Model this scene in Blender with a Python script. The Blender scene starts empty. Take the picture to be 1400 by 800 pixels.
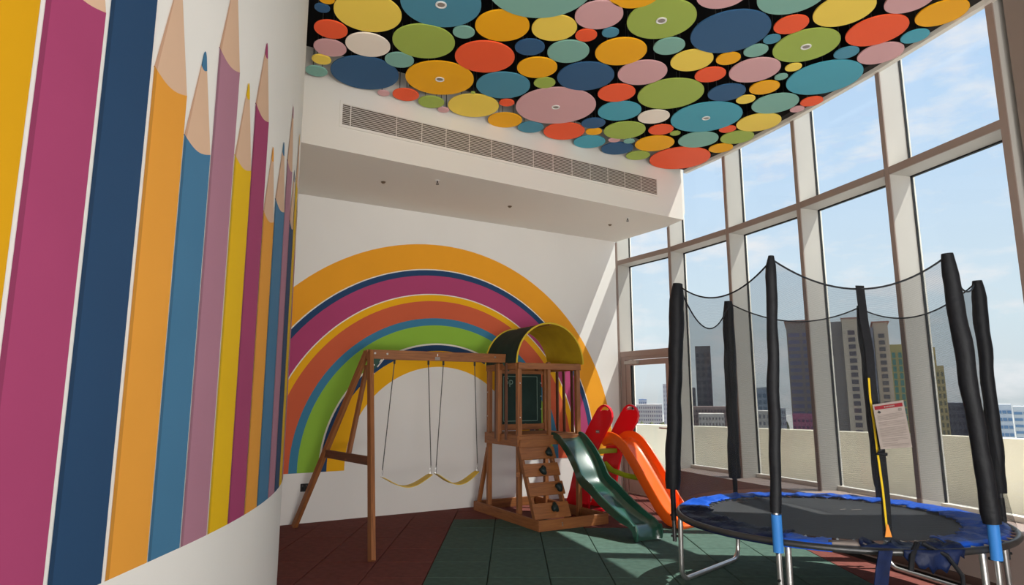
import bpy, bmesh, math, random
from mathutils import Vector, Matrix
random.seed(7)
sc = bpy.context.scene
col = sc.collection

# ------------------------------------------------------------------ camera
EYE = 1.43
cam = bpy.data.cameras.new('camera'); cam.sensor_width = 36.0; cam.sensor_fit = 'HORIZONTAL'
cam.lens = 36.0 * 875.0 / 1400.0; cam.clip_end = 3000; cam.clip_start = 0.05
camo = bpy.data.objects.new('camera', cam); col.objects.link(camo); sc.camera = camo
_p = math.radians(9.33); _r = math.radians(-0.08)
_F = Vector((0, math.cos(_p), math.sin(_p))); _R0 = Vector((1, 0, 0)); _U0 = _R0.cross(_F)
_R = _R0*math.cos(_r)+_U0*math.sin(_r); _U = _U0*math.cos(_r)-_R0*math.sin(_r)
camo.matrix_world = Matrix(((_R.x, _U.x, -_F.x, 0), (_R.y, _U.y, -_F.y, 0), (_R.z, _U.z, -_F.z, EYE), (0, 0, 0, 1)))

# ------------------------------------------------------------------ sky
world = bpy.data.worlds.new('world'); sc.world = world; world.use_nodes = True
nt = world.node_tree; nt.nodes.clear()
def N(tree, kind, **kw):
    n = tree.nodes.new(kind)
    for k, v in kw.items(): setattr(n, k, v)
    return n
tc = N(nt, 'ShaderNodeTexCoord'); sep = N(nt, 'ShaderNodeSeparateXYZ'); nt.links.new(tc.outputs['Generated'], sep.inputs[0])
ramp = N(nt, 'ShaderNodeValToRGB'); nt.links.new(sep.outputs['Z'], ramp.inputs[0])
cr = ramp.color_ramp
cr.elements[0].position = 0.0; cr.elements[0].color = (0.64, 0.67, 0.68, 1)
cr.elements[1].position = 1.0; cr.elements[1].color = (0.30, 0.47, 0.82, 1)
for pos, c in ((0.02, (0.72, 0.76, 0.78, 1)), (0.10, (0.72, 0.81, 0.86, 1)), (0.30, (0.60, 0.75, 0.93, 1)), (0.55, (0.50, 0.68, 0.95, 1))):
    e = cr.elements.new(pos); e.color = c
mp = N(nt, 'ShaderNodeMapping'); mp.inputs['Scale'].default_value = (3.0, 3.0, 9.0); nt.links.new(tc.outputs['Generated'], mp.inputs[0])
no = N(nt, 'ShaderNodeTexNoise'); no.inputs['Scale'].default_value = 2.2; no.inputs['Detail'].default_value = 9; no.inputs['Roughness'].default_value = 0.6
nt.links.new(mp.outputs[0], no.inputs[0])
cr2 = N(nt, 'ShaderNodeValToRGB'); nt.links.new(no.outputs[0], cr2.inputs[0])
cr2.color_ramp.elements[0].position = 0.50; cr2.color_ramp.elements[0].color = (0, 0, 0, 1)
cr2.color_ramp.elements[1].position = 0.68; cr2.color_ramp.elements[1].color = (0.8, 0.8, 0.8, 1)
mx = N(nt, 'ShaderNodeMix', data_type='RGBA'); nt.links.new(cr2.outputs[0], mx.inputs[0])
nt.links.new(ramp.outputs[0], mx.inputs[6]); mx.inputs[7].default_value = (0.95, 0.90, 0.90, 1)
bg = N(nt, 'ShaderNodeBackground'); nt.links.new(mx.outputs[2], bg.inputs[0]); bg.inputs[1].default_value = 1.08
wo = N(nt, 'ShaderNodeOutputWorld'); nt.links.new(bg.outputs[0], wo.inputs[0])

# ------------------------------------------------------------------ sun
SUND = Vector((-1.0, 0.09, -1.64)).normalized()
sl = bpy.data.lights.new('sun', 'SUN'); sl.energy = 10.5; sl.angle = math.radians(0.55); sl.color = (1.0, 0.95, 0.86)
so = bpy.data.objects.new('sun', sl); col.objects.link(so); so.location = (8, -1, 12)
so.rotation_euler = SUND.to_track_quat('-Z', 'Y').to_euler()
# unseen fill lamps added behind and beside the viewer to brighten the room
def area(name, loc, rot, sx, sy, e, c):
    l = bpy.data.lights.new(name, 'AREA'); l.shape = 'RECTANGLE'; l.size = sx; l.size_y = sy; l.energy = e; l.color = c
    o = bpy.data.objects.new(name, l); col.objects.link(o); o.location = loc; o.rotation_euler = rot
    return o
area('rear_fill_top', (0.6, -2.2, 4.3), (math.radians(50), 0, 0), 4.5, 2.0, 15, (1.0, 0.92, 0.82))  # added overhead fill, aimed forward and down
def aim(o, d): o.rotation_euler = Vector(d).to_track_quat('-Z', 'Y').to_euler()
aim(area('rear_fill_up', (0.8, -2.6, 0.1), (0, 0, 0), 6.0, 2.6, 760, (1.0, 0.965, 0.91)), (0, .55, .84))  # added fill from below for discs, soffit and walls
aim(area('side_fill', (3.4, -2.0, 1.4), (0, 0, 0), 5.0, 2.2, 345, (1.0, 0.97, 0.93)), (-.75, .62, .30))  # added fill from the right to lift the left wall

vs = sc.view_settings; vs.view_transform = 'Standard'; vs.look = 'None'; vs.gamma = 1.0; vs.exposure = 0.0; vs.use_curve_mapping = False

# ------------------------------------------------------------------ materials
MATS = {}
def srgb(r, g, b):
    f = lambda c: (c/12.92 if c <= 0.04045 else ((c+0.055)/1.055)**2.4)
    return (f(r/255), f(g/255), f(b/255), 1)
def mat(name, c, rough=0.6, metal=0.0, var=0.06, scale=6.0, bump=0.0, bscale=80.0, spec=0.25, stretch=None, coat=0.0):
    if name in MATS: return MATS[name]
    m = bpy.data.materials.new(name); m.use_nodes = True; t = m.node_tree; b = t.nodes['Principled BSDF']
    b.inputs['Roughness'].default_value = rough; b.inputs['Metallic'].default_value = metal
    b.inputs['Specular IOR Level'].default_value = spec; b.inputs['Coat Weight'].default_value = coat
    co = N(t, 'ShaderNodeTexCoord'); mpn = N(t, 'ShaderNodeMapping'); t.links.new(co.outputs['Object'], mpn.inputs[0])
    if stretch: mpn.inputs['Scale'].default_value = stretch
    n1 = N(t, 'ShaderNodeTexNoise'); n1.inputs['Scale'].default_value = scale; n1.inputs['Detail'].default_value = 5
    t.links.new(mpn.outputs[0], n1.inputs[0])
    mr = N(t, 'ShaderNodeMapRange'); t.links.new(n1.outputs[0], mr.inputs[0])
    mr.inputs[1].default_value = 0.25; mr.inputs[2].default_value = 0.75; mr.inputs[3].default_value = 1-var; mr.inputs[4].default_value = 1+var
    mm = N(t, 'ShaderNodeVectorMath', operation='SCALE'); mm.inputs[0].default_value = c[:3]; t.links.new(mr.outputs[0], mm.inputs['Scale'])
    t.links.new(mm.outputs[0], b.inputs['Base Color'])
    if bump:
        n2 = N(t, 'ShaderNodeTexNoise'); n2.inputs['Scale'].default_value = bscale; n2.inputs['Detail'].default_value = 3
        t.links.new(mpn.outputs[0], n2.inputs[0])
        bp = N(t, 'ShaderNodeBump'); bp.inputs['Strength'].default_value = bump; bp.inputs['Distance'].default_value = 0.01
        t.links.new(n2.outputs[0], bp.inputs['Height']); t.links.new(bp.outputs[0], b.inputs['Normal'])
    MATS[name] = m; return m
def wood(name, c1, c2):
    m = bpy.data.materials.new(name); m.use_nodes = True; t = m.node_tree; b = t.nodes['Principled BSDF']
    b.inputs['Roughness'].default_value = 0.55
    uv = N(t, 'ShaderNodeUVMap'); mpn = N(t, 'ShaderNodeMapping'); t.links.new(uv.outputs[0], mpn.inputs[0]); mpn.inputs['Scale'].default_value = (2.0, 26.0, 1)
    n1 = N(t, 'ShaderNodeTexNoise'); n1.inputs['Scale'].default_value = 1.6; n1.inputs['Detail'].default_value = 6; n1.inputs['Distortion'].default_value = 1.2
    t.links.new(mpn.outputs[0], n1.inputs[0])
    r = N(t, 'ShaderNodeValToRGB'); t.links.new(n1.outputs[0], r.inputs[0])
    r.color_ramp.elements[0].position = 0.3; r.color_ramp.elements[0].color = c2
    r.color_ramp.elements[1].position = 0.7; r.color_ramp.elements[1].color = c1
    t.links.new(r.outputs[0], b.inputs['Base Color'])
    bp = N(t, 'ShaderNodeBump'); bp.inputs['Strength'].default_value = 0.25; bp.inputs['Distance'].default_value = 0.004
    t.links.new(n1.outputs[0], bp.inputs['Height']); t.links.new(bp.outputs[0], b.inputs['Normal'])
    MATS[name] = m; return m
def glass(name, tint=(0.93, 0.96, 0.97), refl=0.05):
    m = bpy.data.materials.new(name); m.use_nodes = True; t = m.node_tree; t.nodes.clear()
    tr = N(t, 'ShaderNodeBsdfTransparent'); tr.inputs[0].default_value = (*tint, 1)
    gl = N(t, 'ShaderNodeBsdfGlossy'); gl.inputs['Roughness'].default_value = 0.02
    lw = N(t, 'ShaderNodeLayerWeight'); lw.inputs[0].default_value = 0.12
    mr = N(t, 'ShaderNodeMath', operation='MULTIPLY_ADD'); t.links.new(lw.outputs['Fresnel'], mr.inputs[0]); mr.inputs[1].default_value = 0.45; mr.inputs[2].default_value = refl*0.3
    mi = N(t, 'ShaderNodeMixShader'); t.links.new(mr.outputs[0], mi.inputs[0]); t.links.new(tr.outputs[0], mi.inputs[1]); t.links.new(gl.outputs[0], mi.inputs[2])
    o = N(t, 'ShaderNodeOutputMaterial'); t.links.new(mi.outputs[0], o.inputs[0]); MATS[name] = m; return m
def mesh_net(name, c, opacity):
    m = bpy.data.materials.new(name); m.use_nodes = True; t = m.node_tree; t.nodes.clear()
    tr = N(t, 'ShaderNodeBsdfTransparent'); df = N(t, 'ShaderNodeBsdfDiffuse'); df.inputs[0].default_value = c
    uv = N(t, 'ShaderNodeUVMap'); w = N(t, 'ShaderNodeTexWave', wave_type='BANDS', bands_direction='Y'); w.inputs['Scale'].default_value = 40.0; w.inputs['Distortion'].default_value = 3.0; w.inputs['Detail'].default_value = 2
    t.links.new(uv.outputs[0], w.inputs[0])
    mr = N(t, 'ShaderNodeMapRange'); t.links.new(w.outputs['Fac'], mr.inputs[0]); mr.inputs[3].default_value = opacity-0.03; mr.inputs[4].default_value = opacity+0.03
    mi = N(t, 'ShaderNodeMixShader'); t.links.new(mr.outputs[0], mi.inputs[0]); t.links.new(tr.outputs[0], mi.inputs[1]); t.links.new(df.outputs[0], mi.inputs[2])
    o = N(t, 'ShaderNodeOutputMaterial'); t.links.new(mi.outputs[0], o.inputs[0]); MATS[name] = m; return m

M_wall = mat('white_paint', (0.80, 0.775, 0.74), 0.85, var=0.015, scale=1.5, bump=0.05, bscale=150)
M_wallL = mat('white_paint_left', (0.85, 0.835, 0.785), 0.8, var=0.02, scale=1.5, bump=0.05, bscale=150)
M_soffit = mat('bulkhead_paint', (0.74, 0.70, 0.64), 0.85, var=0.01, scale=1.0)
M_black = mat('black_void_paint', (0.006, 0.006, 0.007), 0.9, var=0.1)
M_fascia = mat('dark_fascia_paint', (0.03, 0.026, 0.024), 0.8, var=0.1)
M_frame = mat('champagne_aluminium', (0.50, 0.475, 0.435), 0.5, var=0.02, scale=3)
M_frameD = mat('taupe_aluminium', (0.40, 0.305, 0.265), 0.5, var=0.03, scale=3)
M_cream = mat('cream_trim', (0.78, 0.73, 0.65), 0.6, var=0.02)
M_taupe = mat('taupe_plinth', (0.33, 0.25, 0.22), 0.6, var=0.05, scale=2)
M_col = mat('taupe_column', (0.33, 0.27, 0.235), 0.8, var=0.02, scale=2)
M_front_shade = mat('taupe_front_shade', (0.30, 0.225, 0.19), 0.5, var=0.03, scale=3)  # darker than the fin body, puts shade into the window front faces
M_gasket = mat('black_gasket', (0.012, 0.012, 0.013), 0.6)
M_glass = glass('window_glass')
M_red_t = mat('red_rubber', (0.155, 0.045, 0.036), 0.92, var=0.22, scale=14, bump=0.35, bscale=220, spec=0.2)
M_grn_t = mat('green_rubber', (0.062, 0.108, 0.086), 0.92, var=0.22, scale=14, bump=0.35, bscale=220, spec=0.2)
M_under = mat('tile_bed', (0.012, 0.012, 0.012), 0.95)
M_wood = wood('cedar_wood', (0.34, 0.125, 0.035, 1), (0.20, 0.066, 0.018, 1))
M_woodD = wood('brown_stained_wood', (0.15, 0.050, 0.020, 1), (0.085, 0.028, 0.011, 1))
M_green_p = mat('dark_green_plastic', (0.012, 0.062, 0.040), 0.28, var=0.05, scale=5, coat=0.5, spec=0.5)
M_tarp_g = mat('dark_green_fabric', (0.012, 0.030, 0.024), 0.75, var=0.2, scale=7, bump=0.3, bscale=14)
M_tarp_y = mat('yellow_fabric', (0.50, 0.33, 0.015), 0.75, var=0.1, scale=7, bump=0.2, bscale=14)
M_hold = mat('black_green_hold', (0.010, 0.020, 0.018), 0.5)
M_yel_p = mat('yellow_plastic', (0.72, 0.48, 0.02), 0.45, var=0.05)
M_rope = mat('grey_rope', (0.10, 0.095, 0.085), 0.8)
M_steel = mat('galvanised_steel', (0.62, 0.61, 0.60), 0.3, metal=0.9, var=0.08, scale=12)
M_steelD = mat('dark_steel', (0.09, 0.09, 0.09), 0.35, metal=0.7, var=0.15, scale=12)
M_red_p = mat('red_plastic', (0.80, 0.008, 0.018), 0.32, var=0.03, coat=0.2)
M_or_p = mat('orange_plastic', (0.95, 0.13, 0.01), 0.32, var=0.03, coat=0.2)
M_gr_p = mat('lime_plastic', (0.28, 0.38, 0.015), 0.4, var=0.05)
M_mat = mat('black_mat_weave', (0.045, 0.045, 0.048), 0.6, var=0.15, scale=3, bump=0.1, bscale=300)
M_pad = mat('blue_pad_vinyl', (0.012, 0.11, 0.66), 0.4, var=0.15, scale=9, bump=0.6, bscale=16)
M_padD = mat('navy_vinyl_and_pad_shade', (0.006, 0.014, 0.055), 0.5, var=0.4, scale=12, bump=0.6, bscale=18)
M_sleeve = mat('black_sleeve', (0.010, 0.011, 0.014), 0.55, var=0.2, scale=14, bump=0.5, bscale=22)
M_foam = mat('blue_foam', (0.04, 0.22, 0.62), 0.5, var=0.08)
M_net = mesh_net('black_netting', (0.035, 0.037, 0.04, 1), 0.345)
M_paper = mat('grey_paper', (0.31, 0.262, 0.235), 0.7, var=0.08, scale=20)
M_dkred = mat('dark_red_print', (0.22, 0.015, 0.022), 0.7)
M_print = mat('faded_print', (0.17, 0.14, 0.125), 0.8)
M_white = mat('white_plastic', (0.80, 0.78, 0.75), 0.5)
M_greyd = mat('charcoal_plastic', (0.03, 0.03, 0.032), 0.5)
M_brass = mat('bronze_metal', (0.20, 0.14, 0.09), 0.4, metal=0.6)
M_zip = mat('yellow_zip', (0.85, 0.58, 0.03), 0.5)
M_zipo = mat('orange_zip', (0.80, 0.28, 0.04), 0.5)

# ------------------------------------------------------------------ mesh helper
class MB:
    def __init__(s): s.v = []; s.f = []; s.mi = []; s.uv = []
    def add(s, vs, fs, mi=0, uvs=None):
        o = len(s.v); s.v += [tuple(v) for v in vs]
        for k, f in enumerate(fs):
            s.f.append([o+i for i in f]); s.mi.append(mi); s.uv.append(uvs[k] if uvs else None)
        return s
    def box(s, lo, hi, mi=0):
        (x0, y0, z0), (x1, y1, z1) = lo, hi
        c = ((x0+x1)/2, (y0+y1)/2, (z0+z1)/2)
        d = (x1-x0, y1-y0, z1-z0); k = d.index(max(d))
        ax = [Vector((1, 0, 0)), Vector((0, 1, 0)), Vector((0, 0, 1))]
        a = Vector(c)-ax[k]*d[k]/2; b = Vector(c)+ax[k]*d[k]/2
        return s.bar(a, b, d[(k+1) % 3], d[(k+2) % 3], ax[(k+2) % 3], mi)
    def bar(s, a, b, w, h, up=(0, 0, 1), mi=0):
        a = Vector(a); b = Vector(b); d = (b-a); L = d.length; d.normalize(); up = Vector(up)
        sd = d.cross(up)
        if sd.length < 1e-5: sd = d.cross(Vector((1, 0, 0)))
        sd.normalize(); u = sd.cross(d).normalized()
        vs = []
        for e in (a, b):
            for (i, j) in ((-1, -1), (1, -1), (1, 1), (-1, 1)): vs.append(e+sd*(w/2*i)+u*(h/2*j))
        fs = [(0, 3, 2, 1), (4, 5, 6, 7), (0, 1, 5, 4), (1, 2, 6, 5), (2, 3, 7, 6), (3, 0, 4, 7)]
        r = random.random()*7
        per = [0, w, w+h, 2*w+h, 2*w+2*h]
        uvs = [[(r, 0), (r, h), (r+w, h), (r+w, 0)], [(r, 0), (r+w, 0), (r+w, h), (r, h)]]
        for k in range(4): uvs.append([(r, per[k]+r), (r, per[k+1]+r), (r+L, per[k+1]+r), (r+L, per[k]+r)])
        return s.add(vs, fs, mi, uvs)
    def tube(s, pts, r, n=10, mi=0, closed=False, cap=True):
        P = [Vector(p) for p in pts]; m = len(P); rings = []
        R = r if isinstance(r, (list, tuple)) else [r]*m
        up = None
        for i in range(m):
            if closed: t = (P[(i+1) % m]-P[i-1])
            else: t = P[min(i+1, m-1)]-P[max(i-1, 0)]
            t.normalize()
            if up is None:
                up = t.orthogonal().normalized()
                if abs(t.z) < 0.9: up = (Vector((0, 0, 1))-t*t.z).normalized()
            up = (up-t*up.dot(t)).normalized(); sd = t.cross(up)
            rings.append([P[i]+(up*math.cos(2*math.pi*k/n)+sd*math.sin(2*math.pi*k/n))*R[i] for k in range(n)])
        vs = [q for ring in rings for q in ring]; fs = []
        for i in range(m if closed else m-1):
            j = (i+1) % m
            for k in range(n): fs.append((i*n+k, i*n+(k+1) % n, j*n+(k+1) % n, j*n+k))
        if cap and not closed: fs.append(tuple(range(n))[::-1]); fs.append(tuple((m-1)*n+k for k in range(n)))
        return s.add(vs, fs, mi)
    def prism(s, poly, off, mi=0):
        off = Vector(off); n = len(poly); P = [Vector(p) for p in poly]
        vs = P+[p+off for p in P]; fs = [tuple(range(n))[::-1], tuple(n+i for i in range(n))]
        for i in range(n): fs.append((i, (i+1) % n, n+(i+1) % n, n+i))
        return s.add(vs, fs, mi)
    def loft(s, rows, mi=0, closed_row=False, uvscale=None):
        m = len(rows); n = len(rows[0]); vs = [p for r in rows for p in r]; fs = []; uvs = []
        for i in range(m-1):
            for k in range(n if closed_row else n-1):
                k2 = (k+1) % n
                fs.append((i*n+k, i*n+k2, (i+1)*n+k2, (i+1)*n+k))
                uvs.append([(k/(n-1), i/(m-1)), ((k+1)/(n-1), i/(m-1)), ((k+1)/(n-1), (i+1)/(m-1)), (k/(n-1), (i+1)/(m-1))])
        return s.add(vs, fs, mi, uvs)
    def disc(s, c, r, h, n=48, mi=0, bev=0.0):
        x, y, z = c; rings = []
        prof = [(r-bev, z), (r, z+bev), (r, z+h)] if bev else [(r, z), (r, z+h)]
        for (rr, zz) in prof: rings.append([(x+rr*math.cos(2*math.pi*k/n), y+rr*math.sin(2*math.pi*k/n), zz) for k in range(n)])
        s.loft(rings, mi, True)
        s.add(rings[0], [tuple(range(n))[::-1]], mi); s.add(rings[-1], [tuple(range(n))], mi)
        return s
    def mesh(s, name, mats, smooth=False, fixn=True):
        me = bpy.data.meshes.new(name); me.from_pydata(s.v, [], s.f)
        uvl = me.uv_layers.new(name='UVMap')
        for p, mi, uv in zip(me.polygons, s.mi, s.uv):
            p.material_index = mi
            if uv:
                for k, li in enumerate(p.loop_indices): uvl.data[li].uv = uv[k]
        for m in (mats if isinstance(mats, (list, tuple)) else [mats]): me.materials.append(m)
        if fixn:
            b = bmesh.new(); b.from_mesh(me); bmesh.ops.recalc_face_normals(b, faces=b.faces); b.to_mesh(me); b.free()
        if smooth:
            for p in me.polygons: p.use_smooth = True
            try: me.set_sharp_from_angle(angle=math.radians(38))
            except Exception: pass
        me.update(); return me
    def build(s, name, mats, parent=None, smooth=False, loc=None, fixn=True):
        return link(name, s.mesh(name, mats, smooth, fixn), parent, loc)
def link(name, me, parent=None, loc=None):
    o = bpy.data.objects.new(name, me); col.objects.link(o)
    if parent: o.parent = parent
    if loc is not None: o.location = loc
    return o
def tag(o, label, cat, group=None):
    o['label'] = label; o['category'] = cat
    if group: o['group'] = group
    return o
def struct(o): o['kind'] = 'structure'; return o
def thing(name, label, cat, loc=(0, 0, 0), rz=0, group=None):
    o = bpy.data.objects.new(name, None); o.empty_display_size = 0.1; col.objects.link(o)
    o.location = loc; o.rotation_euler = (0, 0, rz); return tag(o, label, cat, group)
def bevel(o, w, seg=2):
    m = o.modifiers.new('bevel', 'BEVEL'); m.width = w; m.segments = seg; m.limit_method = 'ANGLE'; m.angle_limit = math.radians(40); return o

# ------------------------------------------------------------------ plan of the room
ZC = 4.60                                    # ceiling discs
ZS = 3.92                                    # soffit
W0 = Vector((-2.60, 7.62, 0)); W1 = Vector((1.65, 10.10, 0)); wd = (W1-W0).normalized(); wn = Vector((wd.y, -wd.x, 0))   # back wall, normal into room
B0 = Vector((-2.05, 6.01, 0)); B1 = Vector((2.43, 8.80, 0)); bd = (B1-B0).normalized(); bn = Vector((bd.y, -bd.x, 0))      # bulkhead face
FP = [Vector((1.70, 10.18, 0)), Vector((2.32, 9.20, 0)), Vector((2.825, 8.14, 0)), Vector((3.265, 7.03, 0)), Vector((3.625, 5.91, 0)), Vector((3.91, 4.79, 0))]  # window mullion fronts
def ftan(i):
    a = FP[max(i-1, 0)]; b = FP[min(i+1, len(FP)-1)]; return (b-a).normalized()
def fout(i): t = ftan(i); return Vector((-t.y, t.x, 0)) if -t.y > 0 else Vector((t.y, -t.x, 0))
DEP = 0.26
def wallx(y): return -1.31-0.074*max(0.0, y-2.6)**2

# ------------------------------------------------------------------ floor with rubber tiles
fl = struct(MB().box((-4.5, -6, -0.12), (4.3, 11.0, -0.022)).build('floor', M_under))
def clip(poly, p, n):                        # keep side where (q-p).n >= 0
    out = []
    for i in range(len(poly)):
        a = poly[i]; b = poly[(i+1) % len(poly)]; da = (a-p).dot(n); db = (b-p).dot(n)
        if da >= 0: out.append(a)
        if (da >= 0) != (db >= 0): out.append(a+(b-a)*(da/(da-db)))
    return out
CURB = 0.23
cpts = [FP[i]-fout(i)*(CURB if i > 0 else 0.0) for i in range(6)]
cpts[1] = FP[1]-fout(1)*0.0
tile_mesh = {}
g = 0.0035
for ix in range(-8, 8):
    for iy in range(-2, 14):
        x0 = 0.30+0.5*ix; y0 = 3.96+0.5*iy
        cx, cy = x0+.25, y0+.25
        if cx < wallx(min(cy, 7.4))-0.5: continue
        poly = [Vector((x0+g, y0+g, 0)), Vector((x0+.5-g, y0+g, 0)), Vector((x0+.5-g, y0+.5-g, 0)), Vector((x0+g, y0+.5-g, 0))]
        full = len(poly); area0 = .25
        poly = clip(poly, W0, wn)
        segs = [(FP[0], FP[1]), (FP[1], cpts[2]), (cpts[2], cpts[3]), (cpts[3], cpts[4]), (cpts[4], cpts[5]), (cpts[5], cpts[5]+Vector((0.1, -3, 0)))]
        for a, b in segs:
            if len(poly) < 3: break
            d = (b-a).normalized(); nn = Vector((d.y, -d.x, 0))
            if nn.x > 0: nn = -nn
            poly = clip(poly, a, nn)
        if len(poly) < 3: continue
        ar = abs(sum(poly[i].x*poly[(i+1) % len(poly)].y-poly[(i+1) % len(poly)].x*poly[i].y for i in range(len(poly))))/2
        if ar < 0.004: continue
        green = -0.71 < cx < 2.79 and cy < 7.96 and (cx < 0.8 or cy < 7.46)
        dz = random.uniform(-0.0012, 0.0012)
        if ar > 0.24 and len(poly) == 4:
            key = ('g' if green else 'r')
            if key not in tile_mesh:
                b = MB(); h = 0.25-g; e = 0.004
                top = [(-h+e, -h+e, 0), (h-e, -h+e, 0), (h-e, h-e, 0), (-h+e, h-e, 0)]
                mid = [(-h, -h, -e), (h, -h, -e), (h, h, -e), (-h, h, -e)]; bot = [(-h, -h, -.02), (h, -h, -.02), (h, h, -.02), (-h, h, -.02)]
                b.add(bot+mid+top, [(0, 1, 5, 4), (1, 2, 6, 5), (2, 3, 7, 6), (3, 0, 4, 7), (4, 5, 9, 8), (5, 6, 10, 9), (6, 7, 11, 10), (7, 4, 8, 11), (8, 9, 10, 11)])
                tile_mesh[key] = b.mesh('rubber_tile', M_grn_t if green else M_red_t)
            o = link('rubber_tile', tile_mesh[key], fl, (cx, cy, dz))
        else:
            MB().prism([(p.x, p.y, -0.02) for p in poly], (0, 0, 0.02+dz)).build('rubber_tile', M_grn_t if green else M_red_t, fl)

# ------------------------------------------------------------------ walls
# back wall with the painted rainbow
e0 = W0-wd*1.0; e1 = W1+wd*0.02
wb = MB().prism([e0, e1, e1-wn*0.2, e0-wn*0.2], (0, 0, 5.2)).build('wall_back', M_wall); struct(wb)
def WP(u, z, off=0.0): p = W0+wd*u+wn*off; return (p.x, p.y, z)
RC = (1.90, 0.60); ZB = 0.565
bands = [(2.893, 2.553, (0.86, 0.36, 0.018), 'orange'), (2.538, 2.463, (0.017, 0.055, 0.14), 'navy'), (2.463, 2.214, (0.42, 0.055, 0.16), 'magenta'),
         (2.200, 2.117, (0.86, 0.43, 0.006), 'yellow'), (2.117, 1.885, (0.60, 0.11, 0.045), 'coral'), (1.885, 1.789, (0.045, 0.20, 0.33), 'blue'),
         (1.789, 1.547, (0.26, 0.47, 0.045), 'green'), (1.525, 1.448, (0.017, 0.055, 0.14), 'navy'), (1.448, 1.235, (0.84, 0.42, 0.008), 'yellow')]
for k, (ro, ri, c, nm) in enumerate(bands):
    m = mat('rainbow_%s' % nm, c, 0.75, var=0.03, scale=2)
    b = MB(); rows = []
    for a in range(0, 73):
        t = math.pi*a/72
        r_ = []
        for rr in (ro, ri):
            z = RC[1]+rr*math.sin(t); r_.append((RC[0]-rr*math.cos(t), z))
        rows.append(r_)
    # straight feet down to the mural's lower edge
    rows = [[(RC[0]-ro, ZB), (RC[0]-ri, ZB)]]+rows+[[(RC[0]+ro, ZB), (RC[0]+ri, ZB)]]
    o4 = []
    for r_ in rows:
        (ua, za), (ub, zb) = r_
        o4.append([WP(ua, za, 0.0), WP(ua, za, 0.003), WP(ub, zb, 0.003), WP(ub, zb, 0.0)])
    b.loft(o4, 0); o = b.build('rainbow_stripe', m, wb, fixn=False); o['label'] = '%s painted rainbow stripe' % nm
# white keyline between stripes
M_key = mat('rainbow_keyline', (0.83, 0.78, 0.68), 0.8, var=0.01)
for (ro, ri) in ((2.553, 2.538), (2.214, 2.200), (1.547, 1.525)):
    b = MB(); rows = []
    for a in range(0, 73):
        t = math.pi*a/72; rows.append([WP(RC[0]-rr*math.cos(t), RC[1]+rr*math.sin(t), 0.0025) for rr in (ro, ri)])
    b.loft(rows, 0); o = b.build('rainbow_keyline', M_key, wb, fixn=False); o['label'] = 'thin cream line between rainbow stripes'
# wall socket
sk = thing('wall_socket', 'small black double socket low on the rainbow wall beside the left leg', 'socket', WP(0.205, 0.40, 0.0)); sk.rotation_euler = (0, 0, math.atan2(wd.y, wd.x))
bevel(MB().box((-.045, -.010, -.045), (.045, 0, .045)).build('face_plate', M_greyd, sk), 0.004)
for sx in (-1, 1):
    bb = MB().box((sx*.022-.012, -.014, -.022), (sx*.022+.012, -.009, .004)).build('outlet', M_gasket, sk)
    MB().box((sx*.022-.006, -.016, .012), (sx*.022+.006, -.009, .030)).build('rocker_switch', M_steelD, sk)

# curved left wall with painted pencils
ys = [-4.0+0.1*i for i in range(115)]
ys = [y for y in ys if y <= 7.45]
inner = [(wallx(y), y) for y in ys]
b = MB(); rows = []
for (x, y) in inner: rows.append([(x, y, 0), (x, y, 5.2)])
b.loft(rows)
rows = [[(x-.22, y-0.05, 0), (x-.22, y-0.05, 5.2)] for (x, y) in inner]; b.loft(rows)
wl = struct(b.build('wall_left', M_wallL, smooth=True))
def LP(y, z, off): 
    dx = -0.148*max(0.0, y-2.6); t = Vector((dx, 1, 0)).normalized(); n = Vector((t.y, -t.x, 0))
    return (wallx(y)+n.x*off, y+n.y*off, z)
PC = {'amber': (0.66, 0.34, 0.004), 'magenta': (0.37, 0.055, 0.15), 'navy': (0.020, 0.062, 0.14), 'orange': (0.78, 0.34, 0.045), 'blue': (0.060, 0.19, 0.33),
      'mauve': (0.42, 0.20, 0.27), 'yellow': (0.78, 0.48, 0.006), 'coral': (0.60, 0.15, 0.08)}
M_skin = mat('mural_bare_wood', (0.70, 0.47, 0.32), 0.75, var=0.02)
M_skinD = mat('mural_bare_wood_edge', (0.58, 0.35, 0.23), 0.75, var=0.02)
pens = [(0.87, 1.11, 2.62, 3.03, 'orange'), (1.12, 1.36, 3.05, 3.5, 'mauve'), (1.38, 1.62, 2.95, 3.38, 'amber'), (1.638, 1.888, 2.655, 3.08, 'magenta'), (1.906, 2.155, 3.20, 3.65, 'navy'),
        (2.175, 2.412, 2.63, 3.07, 'orange'), (2.418, 2.640, 2.47, 2.89, 'blue'), (2.648, 2.876, 2.98, 3.42, 'mauve'), (2.887, 3.110, 2.57, 2.99, 'yellow'),
        (3.113, 3.350, 2.94, 3.345, 'magenta'), (3.358, 3.590, 2.435, 2.845, 'orange'), (3.598, 3.880, 2.58, 2.985, 'blue'), (3.885, 4.112, 2.93, 3.345, 'mauve'),
        (4.12, 4.36, 2.60, 2.99, 'navy'), (4.37, 4.60, 2.98, 3.36, 'yellow'), (4.61, 4.84, 2.55, 2.95, 'mauve'), (4.85, 5.08, 2.45, 2.87, 'coral'), (5.09, 5.33, 2.95, 3.3, 'navy'), (5.34, 5.60, 2.5, 2.9, 'orange')]
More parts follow.
